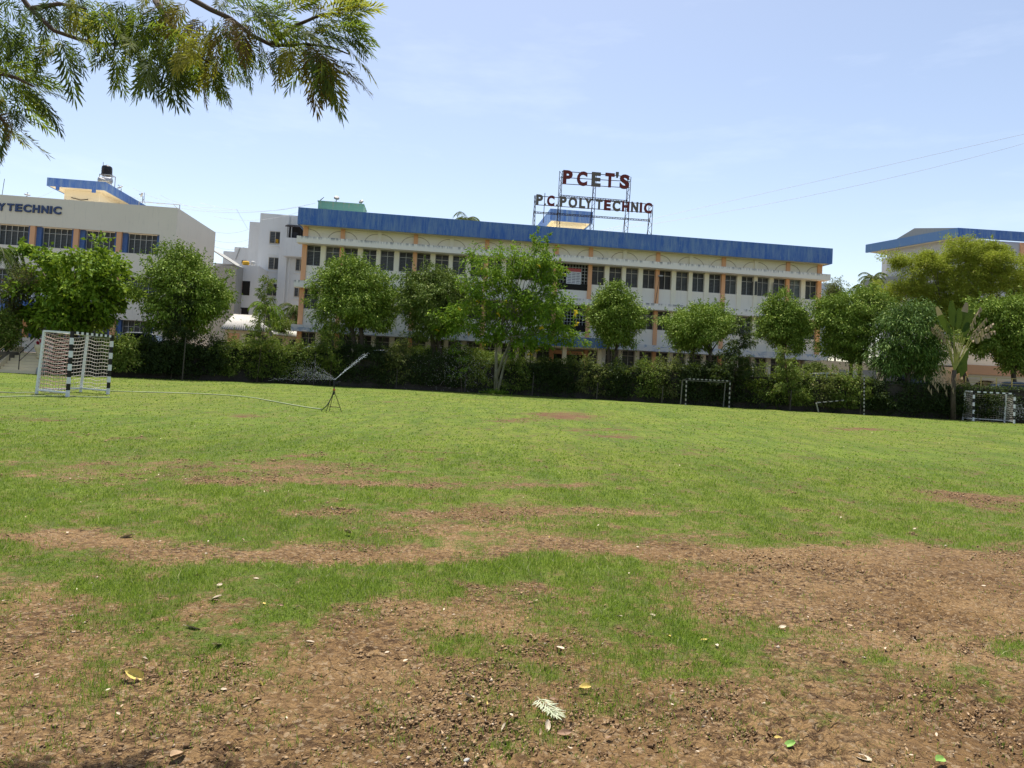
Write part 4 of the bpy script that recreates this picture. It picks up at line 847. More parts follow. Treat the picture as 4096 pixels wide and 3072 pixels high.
o_ = at(3274, 1650, 45.6); MB().bar((0, 0, 0), at(3265, 1612, 45.4) - o_, .06).build('leg', M_WHITED, fg); striped(MB(), at(3270, 1611, 45.4) - o_, at(3375, 1601, 46) - o_, .06, 9, 0).build('bar', [M_WHITED, M_BLACKP], fg)
p0, p1 = at(3456, 1657, 45), at(3457, 1500, 45); o = striped(MB(), (0, 0, 0), (p1.x - p0.x, 0, p1.z), .06, 21, 0).build('striped_pole', [M_WHITED, M_BLACKP]); o.location = (p0.x, 45, 0); props(o, 'tall slim black and white striped pole between the mango tree and the bushes', 'pole')

# thin posts along the wall
M_POST = plain('weathered_post', (.07, .06, .05), .9)
for (u, v0, v1, Y, lab) in ((729, 1350, 1517, 42.5, 'thin post below the round tree beside the left goal'), (1253, 1410, 1540, 47, 'thin post behind the sprinkler, left of its water jet'), (1583, 1478, 1559, 48.3, 'thin post between the jet of water and the second round tree'), (1859, 1470, 1571, 48.4, 'thin post just left of the forked flowering tree'),
                            (2128, 1500, 1587, 48, 'thin post just right of the forked flowering tree'), (2386, 1530, 1601, 47.8, 'thin post below the pale bush in the middle'), (2647, 1545, 1614, 47, 'thin post just left of the goal without a net'), (3160, 1560, 1642, 45.8, 'thin post below the spiky sapling right of the netless goal')):
    p = at(u, v1, Y); q = at(u, v0, Y); b = MB(); b.tube([(0, 0, -.02), ((q.x - p.x) * .0 + .04, 0, q.z)], .035, 6); o = b.build('fence_post', M_POST); o.location = (p.x, Y, 0); props(o, lab, 'post', 'thin posts along the wall')

def railing(label, pts, h, n, mat=M_YEL, rails=3):
    r_ = thing('metal_railing', label, 'railing', tuple(pts[0])); o = Vector(pts[0]); P = [Vector(p) - o for p in pts]
    for k in range(rails): MB().bar(P[0] + Vector((0, 0, h * (k + 1) / rails)), P[1] + Vector((0, 0, h * (k + 1) / rails)), .035).build('rail', mat, r_)
    for k in range(n + 1): p = P[0].lerp(P[1], k / n); MB().bar(p, p + Vector((0, 0, h)), .05).build('railing_post', mat, r_)
p, q = at(2990, 1530, 48.3), at(3075, 1536, 48); railing('short yellow railing on the wall right of the goal without a net', [(p.x, 48.6, 2.09), (q.x, 48.4, 2.09)], .55, 2)
p, q = at(3866, 1545, 46.5), at(4110, 1545, 46.3); railing('yellowish railing on the wall behind the right-hand goal', [(p.x, 46.6, 2.09), (q.x, 46.3, 2.09)], .75, 4, rails=2)

# ------------------------------------------------------------------ sprinkler, hose
spx, spy = gx(1337, 1640, 22.4); sp = thing('tripod_sprinkler', 'thin tripod sprinkler spraying water on the field left of the middle', 'sprinkler', (spx, spy, 0))
M_RUST = plain('olive_rust', (.10, .085, .03), .6)
def spl(u, v, dy=0): p = at(u, v, spy + dy); return (p.x - spx, dy, p.z)
for (u, v, dy) in ((1304, 1645, -.12), (1317, 1643, .25), (1367, 1647, -.1)):
    MB().tube([(spl(u, v, dy)[0], dy, -.01), spl(1336, 1560)], .011, 6).build('leg', M_RUST, sp)
MB().tube([spl(1310, 1627, -.1), spl(1362, 1630, -.1)], .008).tube([spl(1318, 1626, .2), spl(1362, 1629, -.08)], .008).build('brace', M_RUST, sp)
MB().tube([spl(1336, 1580), spl(1336, 1560), spl(1337, 1536)], .02, 8).build('riser', M_BLK, sp)
MB().tube([spl(1332, 1559), spl(1341, 1559)], .028, 8).build('collar', plain('orange_collar', (.45, .10, .02), .6), sp)
b = MB(); b.tube([spl(1337, 1538), spl(1337, 1526)], [.03, .02], 8); b.tube([spl(1337, 1528), spl(1346, 1516)], .016, 8); b.tube([spl(1337, 1528), spl(1332, 1522)], .014, 8); b.bar(spl(1338, 1530), spl(1357, 1532), .02, .04); b.tube([spl(1345, 1538), spl(1352, 1528), spl(1362, 1526)], .02, 6); b.build('sprinkler_head', M_BLK, sp)
M_HOSE = plain('hose_pale_green', (.36, .40, .22), .5); M_HOSED = plain('hose_dark_green', (.09, .12, .05), .5)
hp = [Vector((spl(1334, 1566)[0], 0, spl(1334, 1566)[2])), Vector(spl(1328, 1585)), Vector(spl(1318, 1606, -.05)), Vector(spl(1306, 1624, -.1)), Vector((spl(1293, 1637)[0], -.1, .05))]
hg = [gnd(*p) for p in ((1284, 1639), (1250, 1635), (1207, 1628), (1150, 1618), (1085, 1606), (1020, 1594), (963, 1587), (900, 1582), (800, 1577), (692, 1573), (560, 1570), (439, 1566))]
ho = thing('garden_hose', 'long pale hose curving across the grass from the left goal to the sprinkler', 'hose', (0, 0, 0))
MB().tube([v + Vector((spx, spy, 0)) for v in hp] + [Vector((hg[0].x, hg[0].y, .02))], .018, 8).build('hose_riser', M_HOSED, ho, smooth=True)
MB().tube([Vector((p.x, p.y, .02)) for p in hg], .018, 8).build('hose_line', M_HOSE, ho, smooth=True)
for (pts, lab) in ((((-60, 1590), (0, 1589), (120, 1586), (260, 1586), (360, 1589), (440, 1591)), 'pale pipe lying in front of the left goal'), (((-60, 1568), (0, 1570), (60, 1573), (142, 1571)), 'pale pipe ending at the back of the left goal')):
    g_ = [gnd(*p) for p in pts]; props(MB().tube([Vector((p.x, p.y, .015)) for p in g_], .02, 6).build('water_pipe', M_HOSE), lab, 'pipe')
p = gnd(1310, 1587); 

# ------------------------------------------------------------------ cars on the raised road
def carpaint(name, col): m = Mat(name); return m.done(m.bsdf(col, .25, .3, spec=.5, **{'Coat Weight': .8, 'Coat Roughness': .05}))
M_GLASSD = glass('car_glass', (.02, .025, .03), .05); M_TYRE = plain('tyre_rubber', (.02, .02, .02), .9)
def car(label, px, Y, rz, pnt, suv=False, length=3.9):
    c = thing('parked_car', label, 'car', (px, Y, TZ), rz, 'cars parked on the raised road'); Lh = length / 2; W = .84; H = 1.68 if suv else 1.48; bz = .95 if suv else .86
    low = [(-Lh, .32), (-Lh, .62), (-Lh + .06, bz - .02), (-Lh + .25, bz + .06), (-.2, bz + .05), (Lh - 1.05, bz + .02), (Lh - .35, bz - .12), (Lh - .03, .66), (Lh, .45), (Lh - .05, .28), (Lh - .4, .22), (-Lh + .4, .22)]
    def loft(prof, wf):
        n = len(prof); vs = []; ks = (-1, -.93, .93, 1)
        for k in ks: vs += [(x_, k * W * wf(z_) , z_ if abs(k) < 1 else z_ * .98 + .01) for x_, z_ in prof]
        fs = [tuple(range(n)), tuple(range(4 * n - 1, 3 * n - 1, -1))]
        for j in range(3): fs += [(j * n + i, j * n + (i + 1) % n, (j + 1) * n + (i + 1) % n, (j + 1) * n + i) for i in range(n)]
        return MB().add(vs, fs)
    loft(low, lambda z_: 1.0 - .05 * abs(z_ - .6)).build('body', pnt, c)
    gh = [(-Lh + .18, bz), (-Lh + .45, H - .12), (-Lh + .7, H - .05), (.25, H - .05), (.5, H - .1), (Lh - 1.15, bz)]
    loft(gh, lambda z_: .95 - .22 * max(0, z_ - bz)).build('windows', M_GLASSD, c)
    rf_ = [(-Lh + .46, H - .12), (-Lh + .7, H), (-.4, H + .03), (.25, H), (.52, H - .1), (.25, H - .055), (-Lh + .7, H - .055)]
    loft(rf_, lambda z_: .96 - .22 * max(0, z_ - bz)).build('roof', pnt, c)
    for sy_ in (-1, 1):
        b = MB()
        for (x0_, z0_, x1_, z1_) in ((-Lh + .2, bz, -Lh + .48, H - .1), (-.15, bz, -.1, H - .04), (Lh - 1.15, bz, .48, H - .08)): b.bar((x0_, sy_ * W * .955, z0_), (x1_, sy_ * W * .83, z1_), .06)
        b.build('pillar', pnt, c)
        for xw in (-Lh + .68, Lh - .72):
            t_ = MB().lathe([(.22, -.09), (.29, -.08), (.31, 0), (.29, .08), (.22, .09)], n=20, axis='y').build('wheel', M_TYRE, c, smooth=True); t_.location = (xw, sy_ * (W - .06), .31)
            MB().lathe([(.03, 0), (.2, .015), (.2, -.015)], n=14, axis='y').build('rim', M_GALV, t_).location = (0, sy_ * .09, 0)
        MB().box(Lh - .16, Lh - .02, min(sy_ * .45, sy_ * .72), max(sy_ * .45, sy_ * .72), .62, .76).build('headlight', M_FRAME, c)
        MB().box(-Lh - .01, -Lh + .08, min(sy_ * .5, sy_ * .74), max(sy_ * .5, sy_ * .74), .62, .84).build('tail_light', plain('tail_red', (.3, .02, .02), .3) if 'tail' not in protos else protos['tail'], c)
    return c
P_W = carpaint('car_white', (.62, .63, .64)); P_S = carpaint('car_silver', (.30, .32, .34)); P_D = carpaint('car_dark', (.03, .032, .036)); P_G = carpaint('car_grey', (.10, .11, .12))
protos['tail'] = plain('tail_red', (.3, .02, .02), .3)
for (u, Y, rz, pt, suv, lab) in ((590, 47.6, 8, P_S, True, 'silver car half hidden by the hedge right of the left goal'), (1300, 52.2, 12, P_W, False, 'white car behind the hedge left of the water jet'), (1560, 53.0, 5, P_W, False, 'white car behind the pale wet bush right of the water jet'),
                                 (3285, 51.5, 178, P_W, False, 'white car whose roof shows above the hedge right of the main building'), (3598, 50.2, 182, P_D, True, 'dark car under the mango tree'), (4020, 49.6, 170, P_G, False, 'dark grey hatchback behind the right-hand goal')):
    car(lab, at(u, 1500, Y).x, Y, R(rz), pt, suv)

# red-flowered pots by the steps and small things
p = at(163, 1380, 42.8); pt = thing('flower_pot', 'pale pedestal flower pot with red blooms beside the steps', 'flower pot', (p.x, 42.8, .9)); MB().lathe([(.16, 0), (.2, .05), (.14, .2), (.3, .55), (.34, .8), (.3, .82)], n=16).build('pot', M_CREAMY, pt, smooth=True)
POTS = [pt]
# water droplets
def drops(name, label, P, r, mat):
    n = len(P); rr = r * rng.uniform(.5, 1.3, n)[:, None]; t = np.array([(1, 1, 1), (1, -1, -1), (-1, 1, -1), (-1, -1, 1)]) * .7
    V = (P[:, None, :] + rr[:, :, None] * t[None]).reshape(-1, 3); k = (np.arange(n) * 4)[:, None, None]; Fc = (np.array([(0, 1, 2), (0, 3, 1), (0, 2, 3), (1, 3, 2)])[None] + k).reshape(-1, 3)
    o = np_mesh(name, V, Fc, mat); return props(o, label, 'water spray', None, 'stuff')
M_WATER = Mat('water_drop'); M_WATER = M_WATER.done(M_WATER.n('ShaderNodeMixShader', {0: .5, 1: M_WATER.bsdf((.85, .9, .95), .1, spec=1.0), 2: M_WATER.n('ShaderNodeBsdfTranslucent', {'Color': (.9, .95, 1, 1)}).outputs[0]}).outputs[0])
hd = Vector((spx + spl(1341, 1518)[0], spy, spl(1341, 1518)[2]))
def jet(end, n, s0, s1, sag, power=1.0, end2=None):
    t = rng.uniform(0, 1, n) ** power; e = np.array(end); h_ = np.array(hd); P = h_ + (e - h_) * t[:, None]
    if end2 is not None: q = rng.uniform(0, 1, n)[:, None] ** 1.3; P = h_ + ((e * (1 - q) + np.array(end2) * q) - h_) * t[:, None]
    P[:, 2] += sag * 4 * t * (1 - t); return P + rng.normal(0, 1, (n, 3)) * (s0 + (s1 - s0) * t)[:, None]
e1 = at(1470, 1414, spy - .3); drops('water_jet', 'dense white jet of water thrown up to the right from the sprinkler', jet(e1, 620, .002, .036, .03, 1.2), .0052, M_WATER)
e2 = at(1245, 1450, spy + .3); e3 = at(1130, 1517, spy + .3); e22 = at(1205, 1470, spy)
fan = np.concatenate([jet(e2, 260, .004, .06, .02), jet(e22, 1500, .01, .16, .02, .7, at(1150, 1500, spy)), jet(at(1080, 1516, spy), 330, .005, .03, .0)])
drops('water_fan', 'thin fan of water mist thrown to the left from the sprinkler', fan, .0029, M_WATER)
n = 1100; uv = np.stack([rng.normal(1850, 95, n), rng.normal(1470, 55, n)], 1); uv[:, 1] = np.clip(uv[:, 1], 1360, 1585); yy = rng.uniform(40, 46, n)
P = np.array([at(a, b_, c_) for (a, b_), c_ in zip(uv, yy)]); P = P[P[:, 2] > .02]; drops('falling_drops', 'cloud of falling water drops in front of the flowering tree', P, .0068, M_WATER)
n = 600; uv = np.stack([4096 - np.abs(rng.normal(0, 60, n)), rng.normal(1640, 22, n)], 1); P = np.array([at(a, b_, c_) for (a, b_), c_ in zip(uv, rng.uniform(41, 43.5, n))]); drops('falling_drops', 'misty spray of water at the right edge in front of the goal', P[P[:, 2] > .02], .009, M_WATER)
# ------------------------------------------------------------------ vegetation
def unit(a): return a / np.maximum(np.linalg.norm(a, axis=-1, keepdims=True), 1e-9)
def leaf_cloud(P, D, L, W, droop=.15, vary=.35):
    n = len(P); l = L * rng.uniform(1 - vary, 1 + vary, n)[:, None]; w_ = W * rng.uniform(1 - vary, 1 + vary, n)[:, None]
    D = unit(D); S_ = unit(np.cross(D, unit(rng.normal(0, 1, (n, 3))))); N_ = np.cross(D, S_)
    a = P; m1 = P + D * l * .45 + S_ * w_ * .5 + N_ * w_ * .12; m2 = P + D * l * .45 - S_ * w_ * .5 + N_ * w_ * .12; t = P + D * l - np.array([0, 0, 1]) * l * droop
    V = np.stack([a, m1, t, m2], 1).reshape(-1, 3); Fc = np.arange(n * 4).reshape(-1, 4); return V, Fc
def blob(u, v, hu, hv, D, dep=None):
    c = at(u, v, D); return (c.x, c.y, c.z, hu * D / F, (dep if dep else min(hu, hv * 1.1) * D / F), hv * D / F)
def crown_pts(blobs, n, nclump, sig, shell=.62, fill=.18, rough=.2, sd=0):
    vol = np.array([b_[3] * b_[4] + b_[3] * b_[5] + b_[4] * b_[5] for b_ in blobs]); pr = vol / vol.sum(); Pl = []; Dl = []
    for b_, k in zip(blobs, pr):
        c = np.array(b_[:3]); r = np.array(b_[3:]); nc = max(6, int(nclump * k)); nl = int(n * k)
        d = unit(rng.normal(0, 1, (nc, 3))); ph = rng.uniform(0, 6.28, 6)
        lum = 1 + rough * (np.sin(d[:, 0] * 4.1 + ph[0]) * np.sin(d[:, 2] * 4.7 + ph[1]) + .6 * np.sin(d[:, 1] * 7.3 + ph[2]) * np.sin(d[:, 2] * 8.9 + ph[3]) + .5 * rng.normal(0, .6, nc))
        rad = (shell + (1 - shell) * rng.uniform(0, 1, nc) ** .6) * lum
        cc = c + d * r * rad[:, None]
        ci = rng.integers(0, nc, nl); big = sig * rng.uniform(.6, 1.5, nc)[ci][:, None]
        off = rng.normal(0, 1, (nl, 3)) * big * np.array([1, 1, .7]); Pp = cc[ci] + off; Dd = d[ci] * .8 + rng.normal(0, .75, (nl, 3)) + off / (big + 1e-6) * .35
        nf = int(nl * fill); f_ = unit(rng.normal(0, 1, (nf, 3))) * (rng.uniform(0, 1, nf) ** .5 * .75)[:, None]; Pp[:nf] = c + f_ * r; Dd[:nf] = rng.normal(0, 1, (nf, 3))
        Pl.append(Pp); Dl.append(Dd)
    return np.concatenate(Pl), np.concatenate(Dl)
def limbs(b, base, blobs, r0, stems=1, fork=.35, n=14, seed=1, lean=(0, 0), tops=None):
    rg = random.Random(seed); base = Vector(base)
    cz = min(b_[2] - b_[5] * .75 for b_ in blobs)
    for s in range(stems):
        bb = blobs[s % len(blobs)]; c = Vector(bb[:3])
        a = base + Vector((0.18 * (s - (stems - 1) / 2) * 2 * r0 * 4, 0, 0)) if stems > 1 else base
        top = tops[s] if tops else Vector((c.x * .6 + base.x * .4 + (s - (stems - 1) / 2) * .9, c.y, max(cz, base.z + .5))); top = Vector(top)
        m = a.lerp(top, .5) + Vector((rg.uniform(-.1, .1), rg.uniform(-.1, .1), 0))
        b.tube([a, a.lerp(m, .4), m, top], [r0 * 1.25, r0, r0 * .85, r0 * .7], 8)
        for k in range(n):
            q = blobs[rg.randrange(len(blobs))]; d = Vector((rg.gauss(0, 1), rg.gauss(0, 1), rg.gauss(.4, 1))).normalized(); e = Vector(q[:3]) + Vector((d.x * q[3], d.y * q[4], d.z * q[5])) * .8
            st = top.lerp(m, rg.uniform(0, .25)); mid = st.lerp(e, .5) + Vector((rg.uniform(-.2, .2), rg.uniform(-.2, .2), rg.uniform(0, .35)))
            b.tube([st, mid, e], [r0 * .42, r0 * .22, .012], 5)
def tree(name, label, base, blobs, mat, n=16000, L=.17, W=.085, nclump=260, sig=.28, shell=.62, fill=.18, rough=.2, r0=.16, bark=None, stems=1, droop=.25, down=.35, cat='tree', group=None, tips=0, seed=1, nlimb=14, tops=None, extra=None, trunk=True):
    t = thing(name, label, cat, tuple(base), 0, group); o = np.array(base, float)
    if cat == 'tree': blobs = [tuple(q[:3]) + tuple(r_ * .94 for r_ in q[3:]) for q in blobs]
    if cat == 'tree' and L < .22: n = int(n * 1.85); L *= .84; sig *= .82; fill = max(fill, .32); rough *= 1.25
    P, D = crown_pts(blobs, n, nclump, sig, shell, fill, rough); D[:, 2] -= down
    if tips:   # longer shoots breaking the outline
        Q = []; E = []
        for k in range(tips):
            q = blobs[rng.integers(len(blobs))]; d = unit(rng.normal(0, 1, 3) + np.array([0, 0, .6])); s0 = np.array(q[:3]) + d * np.array(q[3:]) * .95; dr = unit(d * .7 + np.array([0, 0, .8]) + rng.normal(0, .25, 3)); m_ = 26; tt = rng.uniform(0, 1, m_)[:, None]
            Q.append(s0 + dr * tt * rng.uniform(.35, .95) + rng.normal(0, .035, (m_, 3))); E.append(dr + rng.normal(0, .6, (m_, 3)))
        P = np.concatenate([P] + Q); D = np.concatenate([D] + E)
    ok = P[:, 2] > base[2] + .1; P = P[ok]; D = D[ok]
    V, Fc = leaf_cloud(P - o, D, L, W, droop); np_mesh('crown', V, Fc, mat, t)
    if trunk:
        b = MB(); bl = [tuple(np.array(q[:3]) - o) + tuple(q[3:]) for q in blobs]; limbs(b, (0, 0, 0), bl, r0, stems, n=nlimb, seed=seed, tops=[Vector(p) - Vector(base) for p in tops] if tops else None); b.build('trunk' if cat == 'tree' else 'stem', bark or M_BARK, t, smooth=True)
    return t
def foot(u, Y, z=TZ): return (at(u, 1450, Y).x, Y, z)

GT = 'round clipped trees in front of the buildings'
tree('ficus_tree', 'large round dark ficus beside the left goal, in front of the grey wing', foot(722, 46.5), [blob(738, 1172, 172, 178, 46.5), blob(700, 1080, 90, 90, 46.5), blob(820, 1200, 90, 100, 46.5)], L_FICUS, 26000, .19, .085, 420, .27, tips=60, seed=2, r0=.2)
tree('ficus_tree', 'big round ficus with a forked dark trunk at the left end of the main building', foot(1452, 50.5), [blob(1415, 1195, 168, 150, 50.5), blob(1400, 1110, 110, 80, 50.5), blob(1490, 1230, 100, 100, 50.5)], L_FICUS, 26000, .19, .085, 400, .28, tips=50, stems=2, seed=3, r0=.2)
tree('ficus_tree', 'dark drooping ficus just left of the yellow-flowered tree', foot(1765, 51.5), [blob(1740, 1225, 138, 140, 51.5), blob(1700, 1140, 90, 75, 51.5), blob(1800, 1190, 90, 100, 51.5)], L_FICUSD, 23000, .2, .08, 360, .28, tips=30, stems=2, seed=4, r0=.2, down=.7)
tree('ficus_tree', 'ficus right of the yellow-flowered tree, left of the netless goal', foot(2447, 52), [blob(2462, 1280, 108, 112, 52), blob(2450, 1200, 70, 60, 52)], L_FICUS, 17000, .19, .08, 260, .27, tips=35, stems=2, seed=5, r0=.15)
tree('ficus_tree', 'flat-topped ficus with a very dark underside above the netless goal', foot(2788, 51), [blob(2800, 1300, 145, 78, 51, 3.2), blob(2850, 1265, 90, 50, 51), blob(2760, 1350, 90, 60, 51)], L_FICUS, 18000, .18, .08, 280, .27, tips=25, stems=2, seed=6, r0=.13)
tree('ficus_tree', 'small round ficus near the right end of the main building', foot(3135, 51.5), [blob(3137, 1305, 96, 98, 51.5), blob(3120, 1240, 60, 60, 51.5)], L_FICUS, 15000, .18, .08, 230, .27, tips=40, stems=1, seed=7, r0=.13)
tree('ficus_tree', 'wide ficus with two bare dark trunks at the corner of the main building', foot(3422, 50.5), [blob(3395, 1300, 135, 110, 50.5), blob(3330, 1250, 80, 80, 50.5), blob(3470, 1240, 90, 90, 50.5), blob(3380, 1390, 110, 55, 50.5)], L_FICUS, 24000, .18, .075, 380, .28, tips=60, stems=2, seed=8, r0=.17, tops=[foot(3405, 50.5, 3.6), foot(3442, 50.5, 3.6)])
tree('mango_tree', 'dark mango tree with long glossy drooping leaves, left of the fan palm', foot(3640, 47.2), [blob(3625, 1335, 130, 115, 47.2), blob(3560, 1440, 80, 65, 47.2), blob(3700, 1430, 80, 80, 47.2), blob(3640, 1260, 90, 60, 47.2)], L_MANGO, 22000, .24, .06, 420, .24, stems=1, seed=9, r0=.2, down=.6, droop=.35, rough=.25)
tree('almond_tree', 'broad-leaved bright tree with layered branches in front of the left wing', foot(290, 44.5), [blob(330, 1060, 190, 70, 44.5, 2.4), blob(300, 1180, 200, 90, 44.5, 2.6), blob(140, 1120, 90, 40, 44.5, 1.4), blob(240, 1270, 210, 60, 44.5, 2.4), blob(430, 1170, 85, 110, 44.5, 2.0), blob(90, 1000, 50, 22, 44.5, .8), blob(80, 1260, 60, 28, 44.5, .9)], L_ALMOND, 15000, .30, .17, 260, .22, shell=.45, fill=.06, rough=.4, seed=10, r0=.17, down=.0, tips=10)
# yellow-flowered forked tree on the field edge
b5 = foot(1991, 49.3, 0.0)
fl5 = [blob(2010, 1075, 120, 90, 49), blob(2105, 1055, 105, 80, 49), blob(1905, 1150, 80, 60, 49), blob(2190, 1080, 70, 70, 49), blob(1850, 1270, 110, 75, 49), blob(2180, 1230, 130, 110, 49), blob(2040, 1210, 150, 90, 49), blob(2120, 1340, 150, 70, 49), blob(2260, 1340, 70, 60, 49), blob(1960, 1330, 90, 50, 49), blob(1895, 1010, 26, 30, 49), blob(2150, 972, 26, 26, 49), blob(2195, 1015, 30, 24, 49), blob(2220, 1095, 34, 24, 49), blob(1790, 1300, 60, 40, 49)]
ft = tree('flowering_tree', 'tall bright green tree with yellow flowers and a forked pale trunk on the field edge', b5, fl5, L_BRIGHT, 19000, .24, .10, 560, .2, shell=.35, fill=.05, rough=.3, r0=.1, bark=M_BARKG, stems=2, seed=11, down=.2, tips=40, nlimb=24, tops=[foot(1980, 49.3, 3.9), foot(2052, 49.3, 4.2)])
Q, E_ = crown_pts(fl5, 45, 45, .1, .85, 0); 
for q in Q: V, Fc = leaf_cloud(q - np.array(b5) + rng.normal(0, .02, (5, 3)), rng.normal(0, .8, (5, 3)), .2, .12); np_mesh('flower', V, Fc, L_FLOWER, ft)
b = MB(); b.tube([(.05, 0, 0), (-.12, 0, 2.2), (-.2, .1, 4)], [.16, .11, .09], 8); b.tube([(-.0, 0, 1.2), (.35, 0, 2.5), (1.05, 0, 4.3)], [.12, .09, .07], 8); b.tube([(.55, 0, 3.0), (1.6, 0, 4.4), (2.6, 0, 5.1)], [.06, .045, .03], 6); b.build('trunk', M_BARKG, ft, smooth=True)
V, Fc = leaf_cloud(np.stack([rng.normal(0, .5, 500), rng.normal(-.1, .25, 500), np.abs(rng.normal(0, .12, 500))], 1), rng.normal(0, .5, (500, 3)) + np.array([0, 0, .6]), .16, .07); o = np_mesh('weeds', V, Fc, L_BRIGHT); o.location = b5; props(o, 'low weeds round the foot of the forked flowering tree', 'weeds', None, 'stuff')
tree('acacia_tree', 'wide feathery yellow-green acacia in front of the right-hand building', foot(3900, 57), [blob(3720, 1070, 130, 75, 57), blob(3850, 1010, 110, 70, 57), blob(3960, 1060, 120, 90, 57), blob(4080, 1130, 120, 80, 57), blob(3640, 1150, 140, 55, 57), blob(3860, 1140, 170, 90, 57), blob(3600, 1045, 70, 35, 57), blob(3540, 1190, 90, 40, 57), blob(4160, 1080, 80, 60, 57), blob(3800, 1220, 220, 60, 57), blob(4050, 1230, 150, 60, 57), blob(3980, 990, 80, 35, 57), blob(3880, 1270, 130, 70, 57), blob(3740, 1270, 120, 60, 57)], L_ACACIA, 72000, .2, .06, 900, .24, shell=.35, fill=.2, rough=.28, seed=12, r0=.18, down=-.1, droop=.1, nlimb=22, tips=70)
tree('neem_tree', 'dark bushy tree at the right edge above the right-hand goal', foot(4075, 50), [blob(4040, 1290, 120, 100, 50), blob(4110, 1400, 110, 90, 50), blob(3975, 1365, 95, 70, 50), blob(3900, 1330, 75, 80, 51.5), blob(4130, 1230, 90, 70, 50), blob(3950, 1260, 80, 70, 50), blob(4040, 1430, 90, 50, 50)], L_FICUS, 30000, .2, .08, 420, .26, seed=13, r0=.2, down=.4, tips=20)
tree('far_tree', 'pale wispy treetop behind the corner of the main building', foot(3345, 66), [blob(3345, 1190, 55, 50, 66), blob(3330, 1160, 30, 45, 66)], leaf('far_leaf', (.09, .11, .05), (.15, .16, .08), None, .4), 3500, .2, .06, 110, .25, shell=.2, fill=0, rough=.4, seed=14, r0=.1, tips=14)

# feathery saplings: a thin stem with tiers of long compound leaves
def sapling(label, base, top, spread, n, mat, L=.5, seed=1, r=.03, group='feathery saplings along the wall'):
    rg = np.random.default_rng(seed); base = np.array(base, float); top = np.array(top, float) - base; t = thing('sapling', label, 'sapling', tuple(base), 0, group)
    MB().tube([(0, 0, 0), tuple(top * .5 + np.array([.05, 0, 0])), tuple(top)], [r, r * .7, .008], 6).build('stem', M_BARK, t)
    P = []; D = []; tw = MB()
    for k in range(n):
        f = rg.uniform(.22, 1.0); a = rg.uniform(0, 6.28); d = np.array([math.cos(a), math.sin(a), rg.uniform(-.1, .5)]); l = spread * (1.15 - f) * rg.uniform(.6, 1.1) + .25; s0 = top * f; m_ = int(26 * l / .6) + 8
        tw.tube([tuple(s0), tuple(s0 + d * l * .5 + np.array([0, 0, .06])), tuple(s0 + d * l)], [.01, .007, .003], 4)
        tt = rg.uniform(.15, 1, m_)[:, None]; P.append(s0 + d * l * tt + rg.normal(0, .06, (m_, 3))); D.append(d * .6 + rg.normal(0, .55, (m_, 3)) - np.array([0, 0, .15]))
    tw.build('branch', M_BARK, t); P = np.concatenate(P); D = np.concatenate(D); V, Fc = leaf_cloud(P, D, L * .36, L * .11, .3); np_mesh('crown', V, Fc, mat, t); return t
def wallfoot(u, d=-.5): p = at(u, 1560, 46.5); return (p.x, wall_pt(p.x) + d, 0)
def sap(u, v, ut, vt, label, spread, n, mat, L=.5, seed=1):
    bs = wallfoot(u); tp = at(ut, vt, bs[1]); return sapling(label, bs, tuple(tp), spread, n, mat, L, seed)
sap(1014, 1558, 1075, 1105, 'tall thin feathery sapling in front of the small corrugated-roof house', 1.3, 64, L_SHRUB, .55, 3)
sap(1300, 1540, 1330, 1292, 'feathery sapling in front of the left end of the main building, above the jet', 1.3, 46, L_SHRUB, .5, 4)
sap(2925, 1620, 2975, 1265, 'loose feathery sapling beside the right post of the netless goal', 1.9, 75, L_SHRUBD, .6, 5)
sap(3160, 1640, 3135, 1390, 'spiky feathery sapling below the small round ficus', 1.3, 60, L_SHRUB, .5, 6)
sap(3425, 1600, 3447, 1468, 'short sapling beside the double trunks, left of the striped pole', .7, 22, L_SHRUB, .4, 7)
sap(733, 1510, 745, 1130, 'slender brownish sapling standing in front of the round ficus by the left goal', 1.2, 60, L_SHRUBD, .6, 8)
sap(1838, 1560, 1825, 1340, 'small sapling between the dark ficus and the flowering tree', .8, 26, L_BRIGHT, .45, 9)

